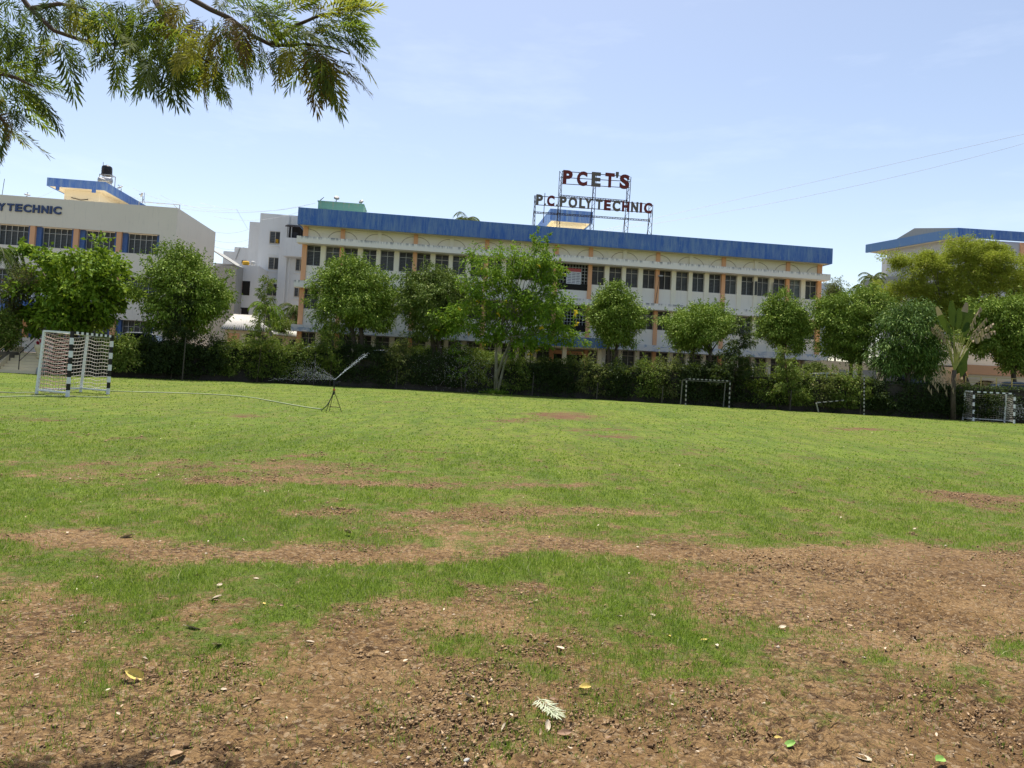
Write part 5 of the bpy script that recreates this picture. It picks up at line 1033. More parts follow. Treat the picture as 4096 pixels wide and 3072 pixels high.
# shrubs along the top of the wall and creepers hanging over its face
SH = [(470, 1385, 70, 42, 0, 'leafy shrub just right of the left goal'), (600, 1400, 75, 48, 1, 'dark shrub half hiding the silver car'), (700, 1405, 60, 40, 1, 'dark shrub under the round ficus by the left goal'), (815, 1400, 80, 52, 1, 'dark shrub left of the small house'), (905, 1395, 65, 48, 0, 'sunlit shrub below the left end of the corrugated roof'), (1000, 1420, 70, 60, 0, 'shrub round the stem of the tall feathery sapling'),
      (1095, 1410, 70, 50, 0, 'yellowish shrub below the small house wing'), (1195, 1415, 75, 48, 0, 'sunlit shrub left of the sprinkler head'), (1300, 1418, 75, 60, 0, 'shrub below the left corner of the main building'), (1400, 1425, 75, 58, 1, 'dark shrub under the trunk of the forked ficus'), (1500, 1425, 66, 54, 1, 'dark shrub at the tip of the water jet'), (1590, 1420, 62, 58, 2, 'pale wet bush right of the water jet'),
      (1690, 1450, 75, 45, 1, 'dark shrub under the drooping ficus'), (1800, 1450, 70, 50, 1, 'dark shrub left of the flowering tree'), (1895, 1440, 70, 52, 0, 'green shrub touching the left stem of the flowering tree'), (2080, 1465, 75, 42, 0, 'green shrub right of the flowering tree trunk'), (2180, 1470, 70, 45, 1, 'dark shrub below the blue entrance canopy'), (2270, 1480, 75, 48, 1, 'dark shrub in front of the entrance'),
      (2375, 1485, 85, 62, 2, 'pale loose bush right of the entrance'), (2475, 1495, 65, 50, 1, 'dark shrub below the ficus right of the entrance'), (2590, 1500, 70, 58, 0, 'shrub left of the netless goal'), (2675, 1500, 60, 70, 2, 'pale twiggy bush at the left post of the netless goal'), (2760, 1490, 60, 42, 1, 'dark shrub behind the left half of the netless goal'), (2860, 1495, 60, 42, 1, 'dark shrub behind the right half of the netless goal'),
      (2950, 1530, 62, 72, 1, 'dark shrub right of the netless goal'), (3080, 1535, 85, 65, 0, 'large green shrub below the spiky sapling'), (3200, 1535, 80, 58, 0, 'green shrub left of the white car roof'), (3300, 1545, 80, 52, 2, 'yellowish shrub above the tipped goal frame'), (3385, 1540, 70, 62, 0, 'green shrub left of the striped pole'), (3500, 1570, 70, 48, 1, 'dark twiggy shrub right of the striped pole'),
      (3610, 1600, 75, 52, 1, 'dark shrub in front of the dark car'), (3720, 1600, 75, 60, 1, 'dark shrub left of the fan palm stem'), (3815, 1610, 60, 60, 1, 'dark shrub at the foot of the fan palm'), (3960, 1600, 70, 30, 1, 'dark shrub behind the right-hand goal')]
for i, (u, v, hu, hv, k, lab) in enumerate(SH):
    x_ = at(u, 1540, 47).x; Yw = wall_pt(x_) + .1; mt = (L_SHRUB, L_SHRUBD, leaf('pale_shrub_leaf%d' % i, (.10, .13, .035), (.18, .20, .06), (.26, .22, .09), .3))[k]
    low_ = blob(u, v + 65, hu * .95, 45, Yw - .1, .42)
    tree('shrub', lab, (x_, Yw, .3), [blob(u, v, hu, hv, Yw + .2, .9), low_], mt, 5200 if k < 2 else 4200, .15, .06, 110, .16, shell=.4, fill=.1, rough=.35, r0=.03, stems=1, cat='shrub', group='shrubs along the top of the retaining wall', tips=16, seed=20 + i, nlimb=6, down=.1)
# dark creepers on the wall face (one mass nobody could count)
n = 38000; xs = rng.uniform(-27.5, 36, n); Yw = np.array([wall_pt(v_) for v_ in xs]); zz = rng.uniform(0, 1, n) ** .8 * 2.2; dens = fbm(xs * .8, zz * .8, 3, 51); k = dens > .40; P = np.stack([xs, Yw - .05 - .18 * rng.uniform(0, 1, n), zz], 1); tp_ = rng.uniform(0, 1, n) < .3; P[tp_, 1] += rng.uniform(.1, .6, tp_.sum()); P[tp_, 2] = 2.0 + .3 * rng.uniform(0, 1, tp_.sum()); k = k | tp_; P = P[k]
V, Fc = leaf_cloud(P, rng.normal(0, .6, (len(P), 3)) + np.array([0, -.4, -.3]), .15, .07); props(np_mesh('wall_creeper', V, Fc, L_SHRUBD), 'dark creepers and twigs covering the face of the retaining wall', 'creeper', None, 'stuff')
tree('clipped_hedge', 'small clipped dark round bush at the right end of the main building', foot(3262, 53.5), [blob(3262, 1473, 46, 22, 53.5)], L_FICUSD, 3500, .09, .05, 200, .08, cat='shrub', trunk=False, shell=.8, rough=.03)
tree('clipped_hedge', 'clipped green hedge behind the pale wet bush right of the jet', foot(1690, 52.8), [blob(1690, 1408, 60, 26, 52.8), blob(1760, 1412, 50, 24, 52.8)], L_FICUS, 5000, .09, .05, 300, .08, cat='shrub', trunk=False, shell=.8, rough=.03)
tree('clipped_hedge', 'clipped green hedge behind the left stem of the flowering tree', foot(1905, 52.8), [blob(1905, 1425, 60, 24, 52.8), blob(1975, 1430, 50, 22, 52.8)], L_FICUS, 5000, .09, .05, 300, .08, cat='shrub', trunk=False, shell=.8, rough=.03)
tree('shrub', 'leafy bush at the left edge beside the concrete steps', foot(30, 42.3, 1.2), [blob(15, 1350, 45, 55, 42.3, .8), blob(5, 1290, 35, 35, 42.3, .6)], L_SHRUB, 4000, .15, .08, 120, .2, cat='shrub', r0=.05, tips=14)
tree('bougainvillea', 'thin grey-green bush hanging above the steps at the left edge', foot(40, 43, 1.2), [blob(40, 1190, 50, 60, 43, 1), blob(90, 1130, 40, 40, 43, .8)], leaf('olive_grey_leaf', (.07, .085, .04), (.12, .13, .06), (.2, .08, .05), .3), 3500, .16, .06, 90, .2, cat='shrub', r0=.05, tips=20, shell=.3, fill=0, rough=.4)
tree('creeper_bush', 'dry brownish bush under the eaves of the small house', foot(1120, 58, 1.2), [blob(1120, 1303, 55, 26, 58)], L_SHRUB, 2500, .16, .08, 70, .2, cat='shrub', r0=.05)
for k in range(6): P = rng.normal(0, .035, (30, 3)) + np.array([.18 * math.cos(k * 1.05), .18 * math.sin(k * 1.05), .9 + .07 * (k % 3)]); V, Fc = leaf_cloud(P, rng.normal(0, 1, (30, 3)), .09, .07); np_mesh('bloom', V, Fc, L_PINK, POTS[0])

# palms
def frond_pts(o, d, length, droop, n=12):
    o = Vector(o); d = Vector(d).normalized(); pts = [o]; p = o.copy(); dd = d.copy(); s = length / n
    for k in range(n): dd = (dd + Vector((0, 0, -droop / n * (1 + k * .12)))).normalized(); p = p + dd * s; pts.append(p.copy())
    return pts
def palm(label, base, top, nf, length, mat, r=.16, droop=1.5, leaflet=.55, seed=1, lo=-.1, dry=0, name='palm_tree', wl=.05):
    rg = random.Random(seed); t = thing(name, label, 'palm tree', tuple(base)); base = Vector(base); tp = Vector(top) - base
    MB().tube([(0, 0, 0), tp * .5 + Vector((.1, 0, 0)), tp], [r * 1.2, r, r * .8], 10).build('trunk', M_BARKG, t, smooth=True)
    for kind in (0, 1):
        cnt = nf if kind == 0 else dry
        if not cnt: continue
        P = []; D = []; rb = MB()
        for k in range(cnt):
            a = 2 * math.pi * k / cnt + rg.uniform(-.25, .25); el = rg.uniform(lo, 1.2) if kind == 0 else rg.uniform(-1, -.5); d = Vector((math.cos(a) * math.cos(el), math.sin(a) * math.cos(el), math.sin(el)))
            pts = frond_pts(tp, d, length * rg.uniform(.8, 1.1), droop * rg.uniform(.8, 1.2)); rb.tube(pts, [.03] * 5 + [.02] * 8, 5)
            for j in range(2, len(pts)):
                dr = (pts[j] - pts[j - 1]).normalized(); sd_ = dr.cross(Vector((0, 0, 1))).normalized()
                for q in range(4):
                    for s in (-1, 1): P.append(pts[j - 1].lerp(pts[j], q / 4)); D.append(sd_ * s + dr * .7 + Vector((0, 0, -.45 + rg.uniform(-.2, .2))))
        rb.build('rib' if kind == 0 else 'dry_rib', M_BARKG, t); V, Fc = leaf_cloud(np.array(P), np.array(D), leaflet, wl, .2); np_mesh('crown' if kind == 0 else 'dry_fronds', V, Fc, mat if kind == 0 else L_DRY, t)
    return t
palm('feathery palm hanging into the left edge of the photo', foot(-80, 43.5, 1.2), at(-40, 1030, 43.5), 18, 2.6, L_PALM, seed=3, droop=1.9, leaflet=.6)
palm('date palm in front of the hostel, beside the corner of the main building', foot(1185, 62, 1.2), at(1185, 1245, 62), 22, 2.1, L_PALM, seed=4, droop=1.6, leaflet=.45, dry=6)
palm('palm crown showing above the main blue parapet', foot(1870, 84, 1.2), at(1864, 880, 84), 20, 2.6, L_PALM, seed=5, droop=1.7, leaflet=.6, lo=.1)
palm('pale palm fronds beside the balcony of the far right building', foot(3468, 74, 1.2), at(3462, 1150, 74), 12, 2.2, L_PALM, seed=6, droop=1.8, leaflet=.6)
palm('small palm tuft at the left corner of the far right building', foot(3500, 86, 1.2), at(3492, 1112, 86), 14, 2.0, L_PALM, seed=8, droop=1.2, leaflet=.5)
palm('bright arching palm behind the tall feathery sapling', foot(1090, 54, 1.2), at(1070, 1240, 54), 16, 1.7, L_BRIGHT, seed=7, droop=1.8, leaflet=.4, r=.1)

# fan palm (traveller's palm) with green and torn dry leaves
YF = 45.0; tb = at(3815, 1600, YF); fp = thing('fan_palm', 'tall fan-shaped banana-like palm with torn dry outer leaves, right side', 'palm tree', (tb.x, YF, 0)); o = Vector((tb.x, YF, 0)); K = at(3817, 1484, YF) - o
MB().tube([(0, 0, 0), (at(3812, 1560, YF) - o), K + Vector((0, 0, .05))], [.16, .13, .13], 12).build('trunk', M_BARK, fp, smooth=True)
FL = [((1350, 925), (1440, 1165), 1, .25), ((1492, 868), (1515, 1130), 0, .34), ((1500, 940), (1530, 1160), 0, .3), ((1572, 940), (1560, 1150), 0, .3), ((1645, 885), (1590, 1150), 1, .3), ((1700, 960), (1610, 1180), 0, .34), ((1785, 895), (1650, 1190), 2, .2), ((1845, 1005), (1680, 1230), 2, .2), ((1915, 1060), (1690, 1240), 2, .24), ((1930, 1135), (1700, 1265), 2, .26), ((1330, 1065), (1450, 1250), 2, .3), ((1295, 1100), (1440, 1270), 2, .28), ((1660, 1080), (1620, 1230), 0, .3), ((1420, 1040), (1470, 1200), 0, .3)]
st_ = MB(); M_STALK = plain('palm_stalk_yellow_green', (.30, .30, .07), .6)
for i, (tip, jn, kd, wd) in enumerate(FL):
    dy = ((i * 3) % 7 - 3) * .13; T = at(*c5(*tip), YF + dy) - o; J = at(*c5(*jn), YF + dy * .5) - o
    st_.tube([K, K.lerp(J, .5), J], [.03, .022, .015], 6)
    n = 11; ax = (T - J); sd_ = ax.cross(Vector((0, 1, 0))).normalized(); V = []; Fs = []; b = MB(); rg = random.Random(i)
    for k in range(n):
        f0, f1 = k / n, (k + (.98 if kd < 2 else .8)) / n
        def wv(f): return wd * .66 * math.sin(math.pi * min(1, (.06 + f * .9))) ** .6
        bend = Vector((0, 0, -.35 * 1)) if kd == 2 else Vector((0, 0, -.05))
        for s in (-1, 1):
            jag = rg.uniform(.6, 1.1) if kd == 2 else rg.uniform(.93, 1.03); off = Vector((0, rg.uniform(-.12, .12) if kd == 2 else .05 * s, 0)); dz = Vector((0, 0, -rg.uniform(.05, .3))) if kd == 2 else Vector((0, 0, 0))
            a0 = J + ax * f0 + bend * f0 ** 2 * .5; a1 = J + ax * f1 + bend * f1 ** 2 * .5
            b.mi = 1 if (kd == 2 or (kd == 1 and f0 > .55)) else 0; b.add([a0, a1, a1 + sd_ * s * wv(f1) * jag + off + dz, a0 + sd_ * s * wv(f0) * jag + off + dz], [(0, 1, 2, 3)])
    b.build('leaf_blade', [L_FAN, L_FAND], fp)
st_.build('leaf_stalk', M_STALK, fp)
b = MB()
for (tip, jn) in (((1680, 1330), (1561, 1560)), ((1650, 1400), (1583, 1640)), ((1615, 1460), (1539, 1600))):
    dq = .3 + .25 * (jn[0] % 5); T = at(*c5(*tip), YF + dq + .1) - o; J = at(*c5(*jn), YF + dq) - o; ax = T - J; sd_ = ax.cross(Vector((0, 1, 0))).normalized() * .3
    b.add([J, J + ax * .4 + sd_, T, J + ax * .4 - sd_], [(0, 1, 2, 3)])
b.build('low_leaf', L_FAN, fp)
b = MB()
for k in range(14):
    p = at(3700 + k * 9 + (k % 3) * 8, 1500 + (k * 37 % 60), YF - .3) - o; b.add([p, p + Vector((.07, .1, -.2)), p + Vector((.03, .0, -.5)), p + Vector((-.08, .05, -.25))], [(0, 1, 2, 3)])
b.build('hanging_dead_leaf', L_FAND, fp)
# ------------------------------------------------------------------ silver oak boughs hanging into the top left
def lobe_strip(p0, d, n, l, w_, curl):
    """curved lanceolate strip: 8 verts, 3 quads"""
    s = np.cross(n, d); V = []
    for f, ww in ((0, .25), (.35, 1.0), (.7, .75), (1.0, .06)):
        c = p0 + d * l * f + n * (-curl * l * f * f) ; V += [c + s * w_ * .5 * ww, c - s * w_ * .5 * ww]
    return V
_Q = np.array([(0, 1, 3, 2), (2, 3, 5, 4), (4, 5, 7, 6)])
def frond_template(seed, pairs=9, Lf=1.0):
    rg = np.random.default_rng(seed); V = []; n0 = np.array([0, 0, 1.0])
    for k in range(pairs * 2 + 1):
        i = k // 2; side = 1 if k % 2 else -1; f = .16 + .84 * (i / pairs) if k < pairs * 2 else 1.0; p = np.array([f * Lf, 0, -.12 * f * f])
        ang = (side * R(rg.uniform(38, 60) * (1 - .45 * f))) if k < pairs * 2 else 0; l = .36 * math.sin(math.pi * min(.93, .25 + .62 * f)) ** .7 * rg.uniform(.85, 1.15)
        for q, (da, ll) in enumerate(((0, 1), (side * R(24), .55), (-side * R(20), .6)) if l > .25 else ((0, 1),)):
            a = ang + da; d = np.array([math.cos(a), math.sin(a), rg.uniform(-.25, .1)]); d /= np.linalg.norm(d); n = n0 - d * d[2]; n = n + rg.normal(0, .25, 3); n -= d * (n @ d); n /= np.linalg.norm(n)
            st = p + (d * l * .25 * q if q else 0); V += lobe_strip(st, d, n, l * ll, .033 * rg.uniform(.8, 1.2), rg.uniform(-.05, .35))
    # rachis as two thin strips
    for k in range(4): V += lobe_strip(np.array([k * .25, 0, -.12 * (k * .25) ** 2]), np.array([1, 0, -.1 * k * .5]), n0, .26, .014, 0)
    return np.array(V)
FT = [frond_template(s) for s in range(6)]
def place_fronds(P, D, Ls):
    Vs = []
    for p, d, l in zip(P, D, Ls):
        T = FT[rng.integers(len(FT))]; x_ = d / np.linalg.norm(d); up = np.array([0, 0, 1.0]) + rng.normal(0, .5, 3); y_ = np.cross(up, x_); y_ /= np.linalg.norm(y_); z_ = np.cross(x_, y_)
        q = T * l; bend = rng.uniform(.05, .32); W_ = q[:, :1] * x_ + q[:, 1:2] * y_ + q[:, 2:] * z_; W_[:, 2] -= bend * (q[:, 0] / l) ** 2 * l * .6; Vs.append(W_ + p)
    V = np.concatenate(Vs); nq = len(V) // 8; return V, (np.arange(nq)[:, None, None] * 8 + _Q[None]).reshape(-1, 4)
oak = thing('silver_oak_tree', 'overhanging tree with ferny silver-oak leaves filling the top left corner', 'tree', (-5.0, 2.9, 0)); OO = Vector((-5.0, 2.9, 0))
KD = .745
def cr(x, y, Y): return at(x * .7233, (y - 40) * .7233, Y * KD) - OO
b = MB(); b.tube([(0, 0, 0), (.1, 0, 2.2), (.3, .1, 4.4), (.4, .2, 7.5)], [.26, .22, .18, .11], 12); b.build('trunk', M_BARK, oak, smooth=True)
BR = MB()
BR.tube([(.3, .1, 4.2), Vector((1.3, .3, 4.7)), cr(20, -120, 4.5), cr(100, 0, 4.5), cr(170, 90, 4.5), cr(300, 210, 4.5), cr(450, 262, 4.5), cr(600, 284, 4.55), cr(700, 275, 4.6), cr(745, 268, 4.6)], [.08, .05, .016, .012, .011, .010, .009, .007, .005, .003], 8)
BR.tube([(.35, .15, 5.2), Vector((2.0, .5, 5.2)), cr(780, -160, 4.7), cr(1000, 0, 4.65), cr(1160, 90, 4.6), cr(1270, 140, 4.6), cr(1400, 240, 4.6), cr(1500, 288, 4.6), cr(1600, 292, 4.6), cr(1690, 283, 4.6), cr(1760, 330, 4.6)], [.08, .05, .018, .014, .013, .012, .011, .010, .008, .006, .004], 8)
BR.tube([cr(860, 40, 4.7), cr(960, 200, 4.6), cr(1020, 280, 4.6), cr(1080, 345, 4.55), cr(1180, 400, 4.5)], [.018, .012, .01, .008, .004], 6)
BR.tube([cr(1500, 288, 4.6), cr(1640, 180, 4.6), cr(1780, 120, 4.6), cr(1900, 110, 4.6)], [.011, .009, .006, .003], 6); BR.tube([cr(1690, 283, 4.6), cr(1830, 300, 4.6), cr(1930, 340, 4.55)], [.008, .006, .003], 6)
BR.tube([(.3, .1, 3.6), Vector((1.0, .3, 3.6)), cr(-160, 380, 4.3), cr(-20, 440, 4.3), cr(90, 470, 4.3), cr(190, 520, 4.3)], [.06, .04, .014, .012, .008, .004], 6); BR.tube([cr(-160, 380, 4.3), cr(-60, 600, 4.3), cr(40, 740, 4.3)], [.014, .01, .004], 6)
BR.tube([cr(170, 90, 4.5), cr(330, 60, 4.5), cr(480, 90, 4.5)], [.014, .009, .004], 6); BR.tube([cr(560, 120, 4.6), cr(640, 270, 4.6), cr(630, 320, 4.6)], [.006, .006, .003], 6); BR.v = [tuple(p) for p in BR.v]; BR.build('branch', M_BARK, oak, smooth=True)
# (x, y, number, spread, preferred direction in the picture, length, kind) in units of the 2212-wide enlargement of the corner
CL = [(30, 40, 7, 45, (0, 1), .27, 'd'), (20, 140, 7, 45, (0, 1), .28, 'd'), (60, 230, 6, 40, (-.2, 1), .26, 'd'), (150, 60, 6, 45, (.2, 1), .26, 'd'), (160, 190, 6, 40, (.2, 1), .24, 'd'), (270, 30, 5, 40, (.3, 1), .26, 'd'), (350, 30, 5, 40, (.6, 1), .28, 'd'), (430, 20, 6, 40, (.3, 1), .28, 'd'),
      (305, 240, 6, 22, (.15, 1), .33, 'd'), (350, 255, 3, 25, (.9, .7), .30, 'd'), (230, 220, 3, 30, (-.6, 1), .22, 'g'), (340, 150, 4, 25, (1, .1), .24, 'y'), (400, 170, 3, 25, (1, .4), .2, 'y'), (450, 260, 4, 20, (1, .5), .16, 'g'), (520, 30, 5, 35, (.3, 1), .3, 'd'), (600, 40, 7, 45, (.1, 1), .3, 'g'), (640, 130, 6, 40, (0, 1), .28, 'd'), (700, 60, 7, 45, (.2, 1), .28, 'g'),
      (640, 290, 7, 25, (-.1, 1), .28, 'g'), (730, 270, 6, 28, (.4, 1), .26, 'g'), (780, 120, 8, 50, (.1, .8), .28, 'g'), (800, 300, 7, 40, (.5, 1), .34, 'd'), (860, 200, 7, 50, (0, 1), .3, 'g'), (880, 330, 7, 40, (.2, 1), .36, 'd'), (900, 60, 8, 50, (-.2, 1), .28, 'g'), (860, -20, 5, 40, (0, 1), .2, 'y'), (960, 170, 7, 45, (0, 1), .28, 'y'), (960, 300, 7, 45, (.2, 1), .30, 'g'), (1020, 60, 6, 45, (-.4, .5), .26, 'b'), (1050, 260, 7, 45, (.1, 1), .3, 'y'),
      (1090, 340, 8, 40, (0, 1), .28, 'g'), (1150, 370, 7, 35, (.2, 1), .26, 'b'), (1190, 390, 6, 30, (.5, 1), .26, 'g'), (1130, 330, 6, 40, (-.4, 1), .26, 'g'), (1150, 150, 9, 45, (-.6, .7), .26, 'b'), (1220, 170, 9, 45, (0, 1), .28, 'b'), (1290, 160, 9, 45, (.2, .7), .28, 'b'), (1180, 250, 7, 45, (0, 1), .26, 'y'), (1260, 290, 6, 35, (.2, 1), .24, 'g'), (1210, 360, 4, 15, (0, 1), .20, 'y'), (1200, 30, 6, 50, (.4, -.1), .26, 'd'), (1300, 30, 7, 45, (.6, .1), .28, 'd'), (1330, 230, 6, 40, (.2, 1), .26, 'g'),
      (1330, 360, 4, 20, (.8, 1), .20, 'g'), (1380, 60, 7, 45, (.7, .4), .28, 'g'), (1400, 150, 7, 45, (.7, .2), .28, 'g'), (1470, 300, 4, 15, (0, 1), .17, 'b'), (1480, 130, 6, 40, (.9, 0), .28, 'g'), (1560, 90, 6, 40, (.6, -.6), .28, 'y'), (1560, 280, 7, 35, (.1, 1), .26, 'y'), (1640, 280, 7, 35, (.1, 1), .28, 'y'), (1600, 170, 6, 40, (.5, .2), .28, 'g'), (1650, 60, 6, 40, (.4, -.5), .28, 'b'), (1690, 150, 7, 40, (.6, 0), .28, 'y'), (1700, 300, 8, 35, (.1, 1), .32, 'd'),
      (1750, 300, 9, 35, (.5, .9), .34, 'b'), (1780, 340, 8, 35, (.7, .8), .34, 'b'), (1740, 220, 8, 40, (.7, .3), .28, 'y'), (1780, 120, 7, 40, (.9, -.2), .3, 'g'), (1850, 60, 5, 35, (1, -.2), .28, 'g'), (1860, 160, 8, 40, (1, .1), .3, 'g'), (1880, 230, 8, 35, (1, .25), .3, 'g'), (1900, 110, 3, 25, (1, .05), .30, 'g'), (1860, 380, 6, 30, (1, .5), .26, 'b'), (1850, 400, 7, 30, (.4, 1), .26, 'b'), (1800, 420, 3, 15, (.5, 1), .24, 'd'),
      (-30, 400, 7, 45, (.5, .8), .30, 'g'), (20, 430, 8, 40, (.9, .2), .3, 'g'), (90, 460, 7, 30, (1, -.2), .26, 'g'), (150, 500, 6, 25, (1, .25), .32, 'g'), (180, 520, 2, 10, (1, .3), .36, 'g'), (60, 540, 7, 35, (.8, .7), .3, 'g'), (-10, 560, 7, 35, (.5, 1), .3, 'd'), (30, 640, 7, 30, (.5, 1), .3, 'b'), (-20, 660, 7, 30, (.4, 1), .32, 'd'), (50, 720, 3, 15, (.2, 1), .30, 'd'), (80, 640, 3, 15, (.6, 1), .2, 'd'), (-40, 760, 3, 15, (.3, 1), .18, 'd'), (60, 380, 5, 40, (.3, -.8), .22, 'g')]
KP = {k: ([], [], []) for k in 'dgyb'}
for (x_, y_, n_, spd, (dx, dy), l_, kd) in CL:
    n_ = max(2, int(round(n_ * .76)))
    for k in range(n_):
        Yd = 4.55 + rng.normal(0, .16); p = np.array(cr(x_ + rng.normal(0, spd * .72), y_ + rng.normal(0, spd * .5), Yd)); g_ = rng.normal(0, .42, 3)
        d = np.array([dx, 0, -dy]) / math.hypot(dx, dy) + g_ * np.array([1, 1.5, .9]); kk = kd if rng.uniform() < .6 else 'dggy'[rng.integers(4)]
        KP[kk][0].append(p); KP[kk][1].append(d); KP[kk][2].append(l_ * rng.uniform(.68, 1.0) * KD)
for kk, mt in (('d', L_OAKD), ('g', L_OAKG), ('y', L_OAKY), ('b', L_OAKB)):
    V, Fc = place_fronds(*KP[kk]); np_mesh('foliage', V, Fc, mt, oak)

# ------------------------------------------------------------------ grass blades, clods, litter
def cover(x, y): return turf(x, y) + (fbm(x * 1.6, y * 1.6, 5, 61, .65) - .5) * .55 + (fbm(x * 4.3, y * 4.3, 4, 77, .75) - .5) * 1.0 + (fbm(x * 11, y * 11, 3, 71, .7) - .5) * .8
n = 620000; yy = 2.5 * np.exp(rng.uniform(0, 1, n) * math.log(17 / 2.5)); xx = rng.uniform(-.8, .8, n) * yy
grp = 9; yy = np.repeat(yy[:n // grp], grp); xx = np.repeat(xx[:n // grp], grp); n = len(yy); cs = .012 + .0035 * yy; xx = xx + rng.normal(0, 1, n) * cs; yy = yy + rng.normal(0, 1, n) * cs
cv = cover(xx, yy); k = ((rng.uniform(0, 1, n) < np.clip((cv - .06) / .95, 0, 1) ** 1.9) | (rng.uniform(0, 1, n) < .014)) & (rng.uniform(0, 1, n) < np.clip((17 - yy) / 10, 0, .85)); xx, yy, cv = xx[k], yy[k], cv[k]; n = len(xx)
hgt = rng.uniform(.006, .026, n) * (1 + 1.2 * np.clip(cv - .75, 0, .5)) * (1 + .012 * yy); tall = fbm(xx * 2.1, yy * 2.1, 2, 81) > .66; hgt = np.where(tall, hgt * 1.5, hgt)
wd = .0018 + .0005 * yy; a = rng.uniform(0, 6.28, n); ln = rng.normal(0, .6, (n, 2)) * hgt[:, None]
B_ = np.stack([xx, yy, np.full(n, -.012)], 1); sx_ = np.stack([np.cos(a) * wd, np.sin(a) * wd, np.zeros(n)], 1); T_ = B_ + np.concatenate([ln, (hgt + .014)[:, None]], 1); Mi = B_ + np.concatenate([ln * .35, (hgt * .6 + .01)[:, None]], 1)
V = np.stack([B_ - sx_ * .5, Mi + sx_ * .5, T_, Mi - sx_ * .6], 1).reshape(-1, 3)
n2 = 24000; y2 = 11 * np.exp(rng.uniform(0, 1, n2) * math.log(44 / 11)); x2 = rng.uniform(-.8, .8, n2) * y2; c2v = cover(x2, y2) - .25 * (fbm(x2 * .35, y2 * .35, 4, 95) < .5); kk_ = (rng.uniform(0, 1, n2) < np.clip((c2v - .35) / .6, 0, 1)) & (y2 < np.array([wall_pt(min(max(q, -70), 80)) for q in x2]) - .6); x2, y2 = x2[kk_], y2[kk_]; n2 = len(x2)
h2 = rng.uniform(.015, .035, n2) * (1 + .012 * y2); w2 = .0011 * y2 + .006; a2 = rng.uniform(-.6, .6, n2); B2 = np.stack([x2, y2, np.full(n2, -.006)], 1); s2_ = np.stack([np.cos(a2) * w2, np.sin(a2) * w2, np.zeros(n2)], 1); T2 = B2 + np.stack([rng.normal(0, .5, n2) * h2, rng.normal(0, .5, n2) * h2, h2], 1)
V = np.concatenate([V, np.stack([B2 - s2_ * .5, (B2 + T2) / 2 + s2_ * .7, T2, (B2 + T2) / 2 - s2_ * .7], 1).reshape(-1, 3)]); n = n + n2
L_GRASS = leaf('grass_blade', (.150, .245, .028), (.260, .345, .055), (.50, .47, .24), .4, .5)
props(np_mesh('grass', V, np.arange(n * 4).reshape(-1, 4), L_GRASS), 'short green grass growing in patches over the worn field', 'grass', None, 'stuff')
go.data.attributes['turf'].data.foreach_set('value', (cover(x, y) - .20 * np.clip((10 - y) / 6, 0, 1)).astype(np.float32))
n = 170000; yy = 2.5 * np.exp(rng.uniform(0, 1, n) ** .9 * math.log(13 / 2.5)); xx = rng.uniform(-.8, .8, n) * yy; cv = cover(xx, yy); rc = fbm(xx * 1.6, yy * 1.6, 3, 91)
k = (cv < .6) & (rc + rng.normal(0, .12, n) > .43); xx, yy, rc = xx[k], yy[k], rc[k]; n = len(xx); sz = np.exp(rng.normal(-5.7, .6, n)) * (1 + .10 * yy) * (.7 + 1.2 * np.clip(rc - .45, 0, .3)); sz = np.minimum(sz, .009 + .0012 * yy)
O8 = np.array([(1, .3, 0), (-1, -.2, 0), (.3, 1, 0), (-.2, -1, 0), (0, 0, .5), (.2, 0, -.5)], float); V = O8[None] * sz[:, None, None] * rng.uniform(.5, 1.4, (n, 6, 1)) + rng.normal(0, .25, (n, 6, 3)) * sz[:, None, None] + np.stack([xx, yy, sz * .15], 1)[:, None]
F8 = np.array([(0, 2, 4), (2, 1, 4), (1, 3, 4), (3, 0, 4), (2, 0, 5), (1, 2, 5), (3, 1, 5), (0, 3, 5)])
M_CLOD = Mat('soil_clod'); _g = M_CLOD.n('ShaderNodeNewGeometry').outputs['Random Per Island']; _c = M_CLOD.mix(_g, (.11, .062, .030), (.33, .22, .115)); _c = M_CLOD.mix(M_CLOD.ramp(_g, .97, .98), _c, (.42, .34, .25)); M_CLOD = M_CLOD.done(M_CLOD.bsdf(_c, .95))
props(np_mesh('soil_clods', V.reshape(-1, 3), (F8[None] + (np.arange(n) * 6)[:, None, None]).reshape(-1, 3), M_CLOD), 'loose brown soil clods scattered over the bare ground', 'soil clods', None, 'stuff')
def litter_mesh(seed, mat):
    rg = random.Random(seed); b = MB(); nx, ny = 6, 4; cu = rg.uniform(.25, .7); tw = rg.uniform(-.5, .5); lb = rg.uniform(.42, .62)
    vs = []
    for i in range(nx + 1):
        f = i / nx; w_ = lb * math.sin(math.pi * (.04 + f * .92)) ** .75
        for j in range(ny + 1): s = j / ny - .5; vs.append((f - .5, s * w_, abs(s) * 2 * w_ * cu * .7 + cu * .8 * (f - .5) ** 2 + tw * s * (f - .5) * .6 + rg.uniform(-.012, .012)))
    fs = [(i * (ny + 1) + j, i * (ny + 1) + j + 1, (i + 1) * (ny + 1) + j + 1, (i + 1) * (ny + 1) + j) for i in range(nx) for j in range(ny)]
    b.add(vs, fs); b.tube([(-.5, 0, cu * .2), (-.72, .03, cu * .3)], .012, 4); return b.build('fallen_leaf', mat, smooth=True)
lp = []
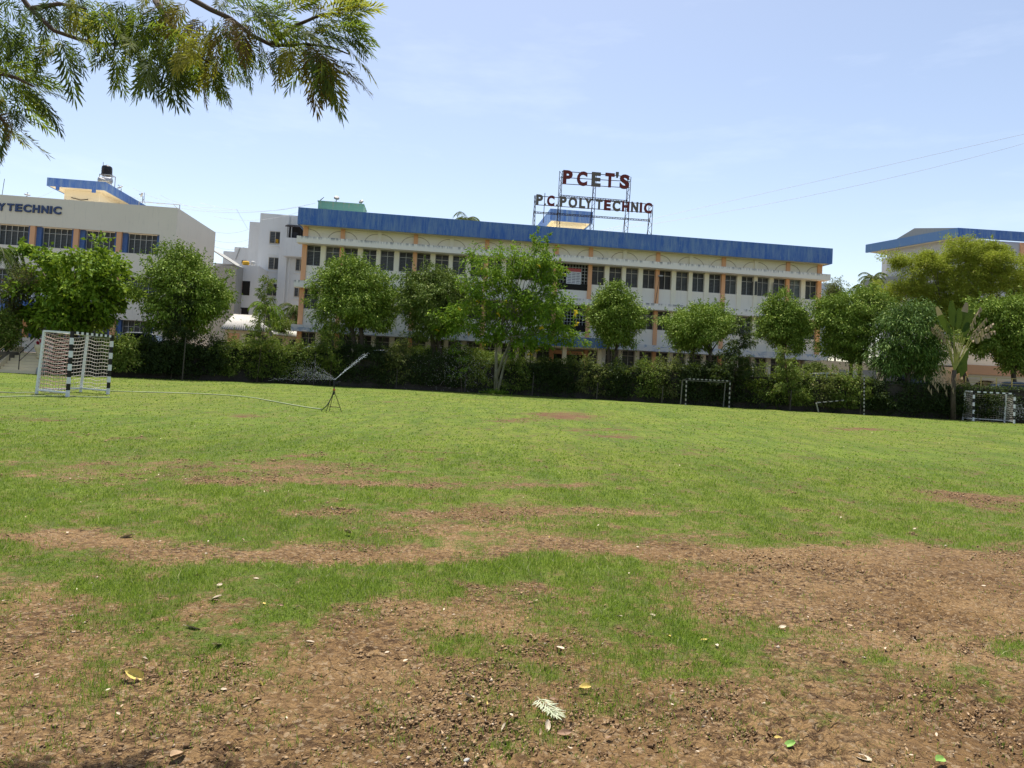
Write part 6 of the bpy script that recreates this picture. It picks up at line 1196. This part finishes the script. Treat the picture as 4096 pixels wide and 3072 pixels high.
def put_leaf(u, v, ln, mi, rz, label, group=None, sd=None, lift=.012):
    key = ('leaf', mi, (sd if sd is not None else rng.integers(4)) % 4)
    if key in protos: o = protos[key].copy(); COL.objects.link(o)
    else: o = litter_mesh(int(key[2]) * 7 + mi, L_LITTER[mi]); protos[key] = o
    g_ = gnd(u, v); o.location = (g_.x, g_.y, lift); o.scale = (ln, ln, ln); o.rotation_euler = (rng.normal(0, .35), rng.normal(0, .35), rz); props(o, label, 'fallen leaf', group); return o
d2 = 1.8517
for (u, v, ln, mi, rz, lab) in ((287, 1466, .085, 2, .2, 'large yellow dry leaf on the bare soil at the lower left'), (418, 1363, .085, 0, .1, 'domed cream leaf in the thin grass at the left'), (562, 1484, .055, 2, .5, 'small rounded yellow leaf on soil right of the large yellow leaf'), (1012, 1512, .06, 0, 2.4, 'cream leaf left of the fallen frond'), (1210, 1405, .06, 0, 2.2, 'upright cream leaf between the two green patches'), (1263, 1492, .06, 2, .3, 'orange-tan leaf right above the fallen frond'),
        (1182, 1573, .05, 0, 1.5, 'cream leaf just below the fallen frond'), (1218, 1590, .06, 4, .2, 'curled brown and cream leaf at the lower middle'), (1706, 1617, .055, 3, .1, 'rolled pale green leaf at the bottom right'), (1862, 1645, .07, 0, -.4, 'cream rolled leaf at the bottom edge, right of the green one'), (2030, 1650, .06, 3, .6, 'bright green leaf piece at the bottom edge on the right'), (1521, 1387, .04, 2, 0, 'small yellow leaf in the lush green patch'), (468, 1297, .06, 0, .4, 'whitish leaf in the grass left of the middle'), (470, 1398, .055, 0, 1.1, 'cream crumpled leaf below the domed leaf'),
        (382, 1642, .07, 1, 1.1, 'tan upright leaf beside the shadow at the bottom left'), (750, 1154, .09, 1, 2.5, 'tan standing leaf on the bare band in the middle distance'), (1690, 1359, .05, 0, .3, 'cream leaf on soil right of the lush patch'), (275, 1163, .11, 0, .4, 'long cream leaf on the bare band at the left'), (1170, 1402, .05, 0, .2, 'pale leaf inside the left green patch'), (668, 1394, .05, 0, .5, 'pale leaf at the left edge of the bare patch'), (1410, 1333, .045, 0, .6, 'whitish leaf above the lush patch'), (555, 1518, .04, 1, .9, 'small tan leaf on the bare soil at the lower left')):
    put_leaf(u * d2, v * d2, ln, mi, rz, lab, sd=int(u) % 4)
for i in range(210):
    v = 880 + 760 * rng.uniform(0, 1) ** 1.15; u = rng.uniform(5, 2205); mi = int(rng.choice([0, 0, 0, 0, 1, 1, 4, 2])); dist = gnd(u * d2, v * d2).y
    if v < 845 + u * .055 + 12: continue
    put_leaf(u * d2, v * d2, rng.uniform(.013, .034) * (1 + .028 * dist), mi, rng.uniform(0, 6.28), 'small pale dry leaf scattered on the field among many alike', 'small dry leaves scattered over the field', lift=.012 + .0006 * dist)
g_ = gnd(1158 * d2, 1515 * d2); g2_ = gnd(1205 * d2, 1556 * d2); T = FT[2].copy(); T[:, 2] = T[:, 2] * .5 + .05; dd = np.array((g2_ - g_).to_tuple()); l_ = np.linalg.norm(dd) * 1.0; x_ = dd / np.linalg.norm(dd); y__ = np.array([-x_[1], x_[0], 0])
V = T[:, :1] * l_ * x_ + T[:, 1:2] * l_ * 1.1 * y__ + T[:, 2:] * l_ * np.array([0, 0, 1]) * .6 + np.array([0, 0, .018]); nq = len(V) // 8
o = np_mesh('fallen_frond', V, (np.arange(nq)[:, None, None] * 8 + _Q[None]).reshape(-1, 4), leaf('dry_frond_silver', (.42, .46, .30), (.52, .55, .40), None, .2)); o.location = g_; props(o, 'pale silvery-green ferny frond lying on the soil at the lower middle', 'fallen frond')
for (u, v, s, lab) in ((1008, 1646, .035, 'pale grey stone at the bottom edge left of the middle'), (1120, 1500, .0, ''), (1146, 1318, .03, 'brown clod lump beside a green tuft in the middle')):
    if s: 
        vs = O8 * s * .6 * rng.uniform(.7, 1.2, (6, 1)); g_ = gnd(u * d2, v * d2); b = MB(); b.add([tuple(q) for q in vs], [tuple(q) for q in F8]); o = b.build('stone', M_CONC if s > .032 else M_BARK); md = o.modifiers.new('b', 'BEVEL'); md.width = s * .15; o.location = (g_.x, g_.y, s * .2); props(o, lab, 'stone')
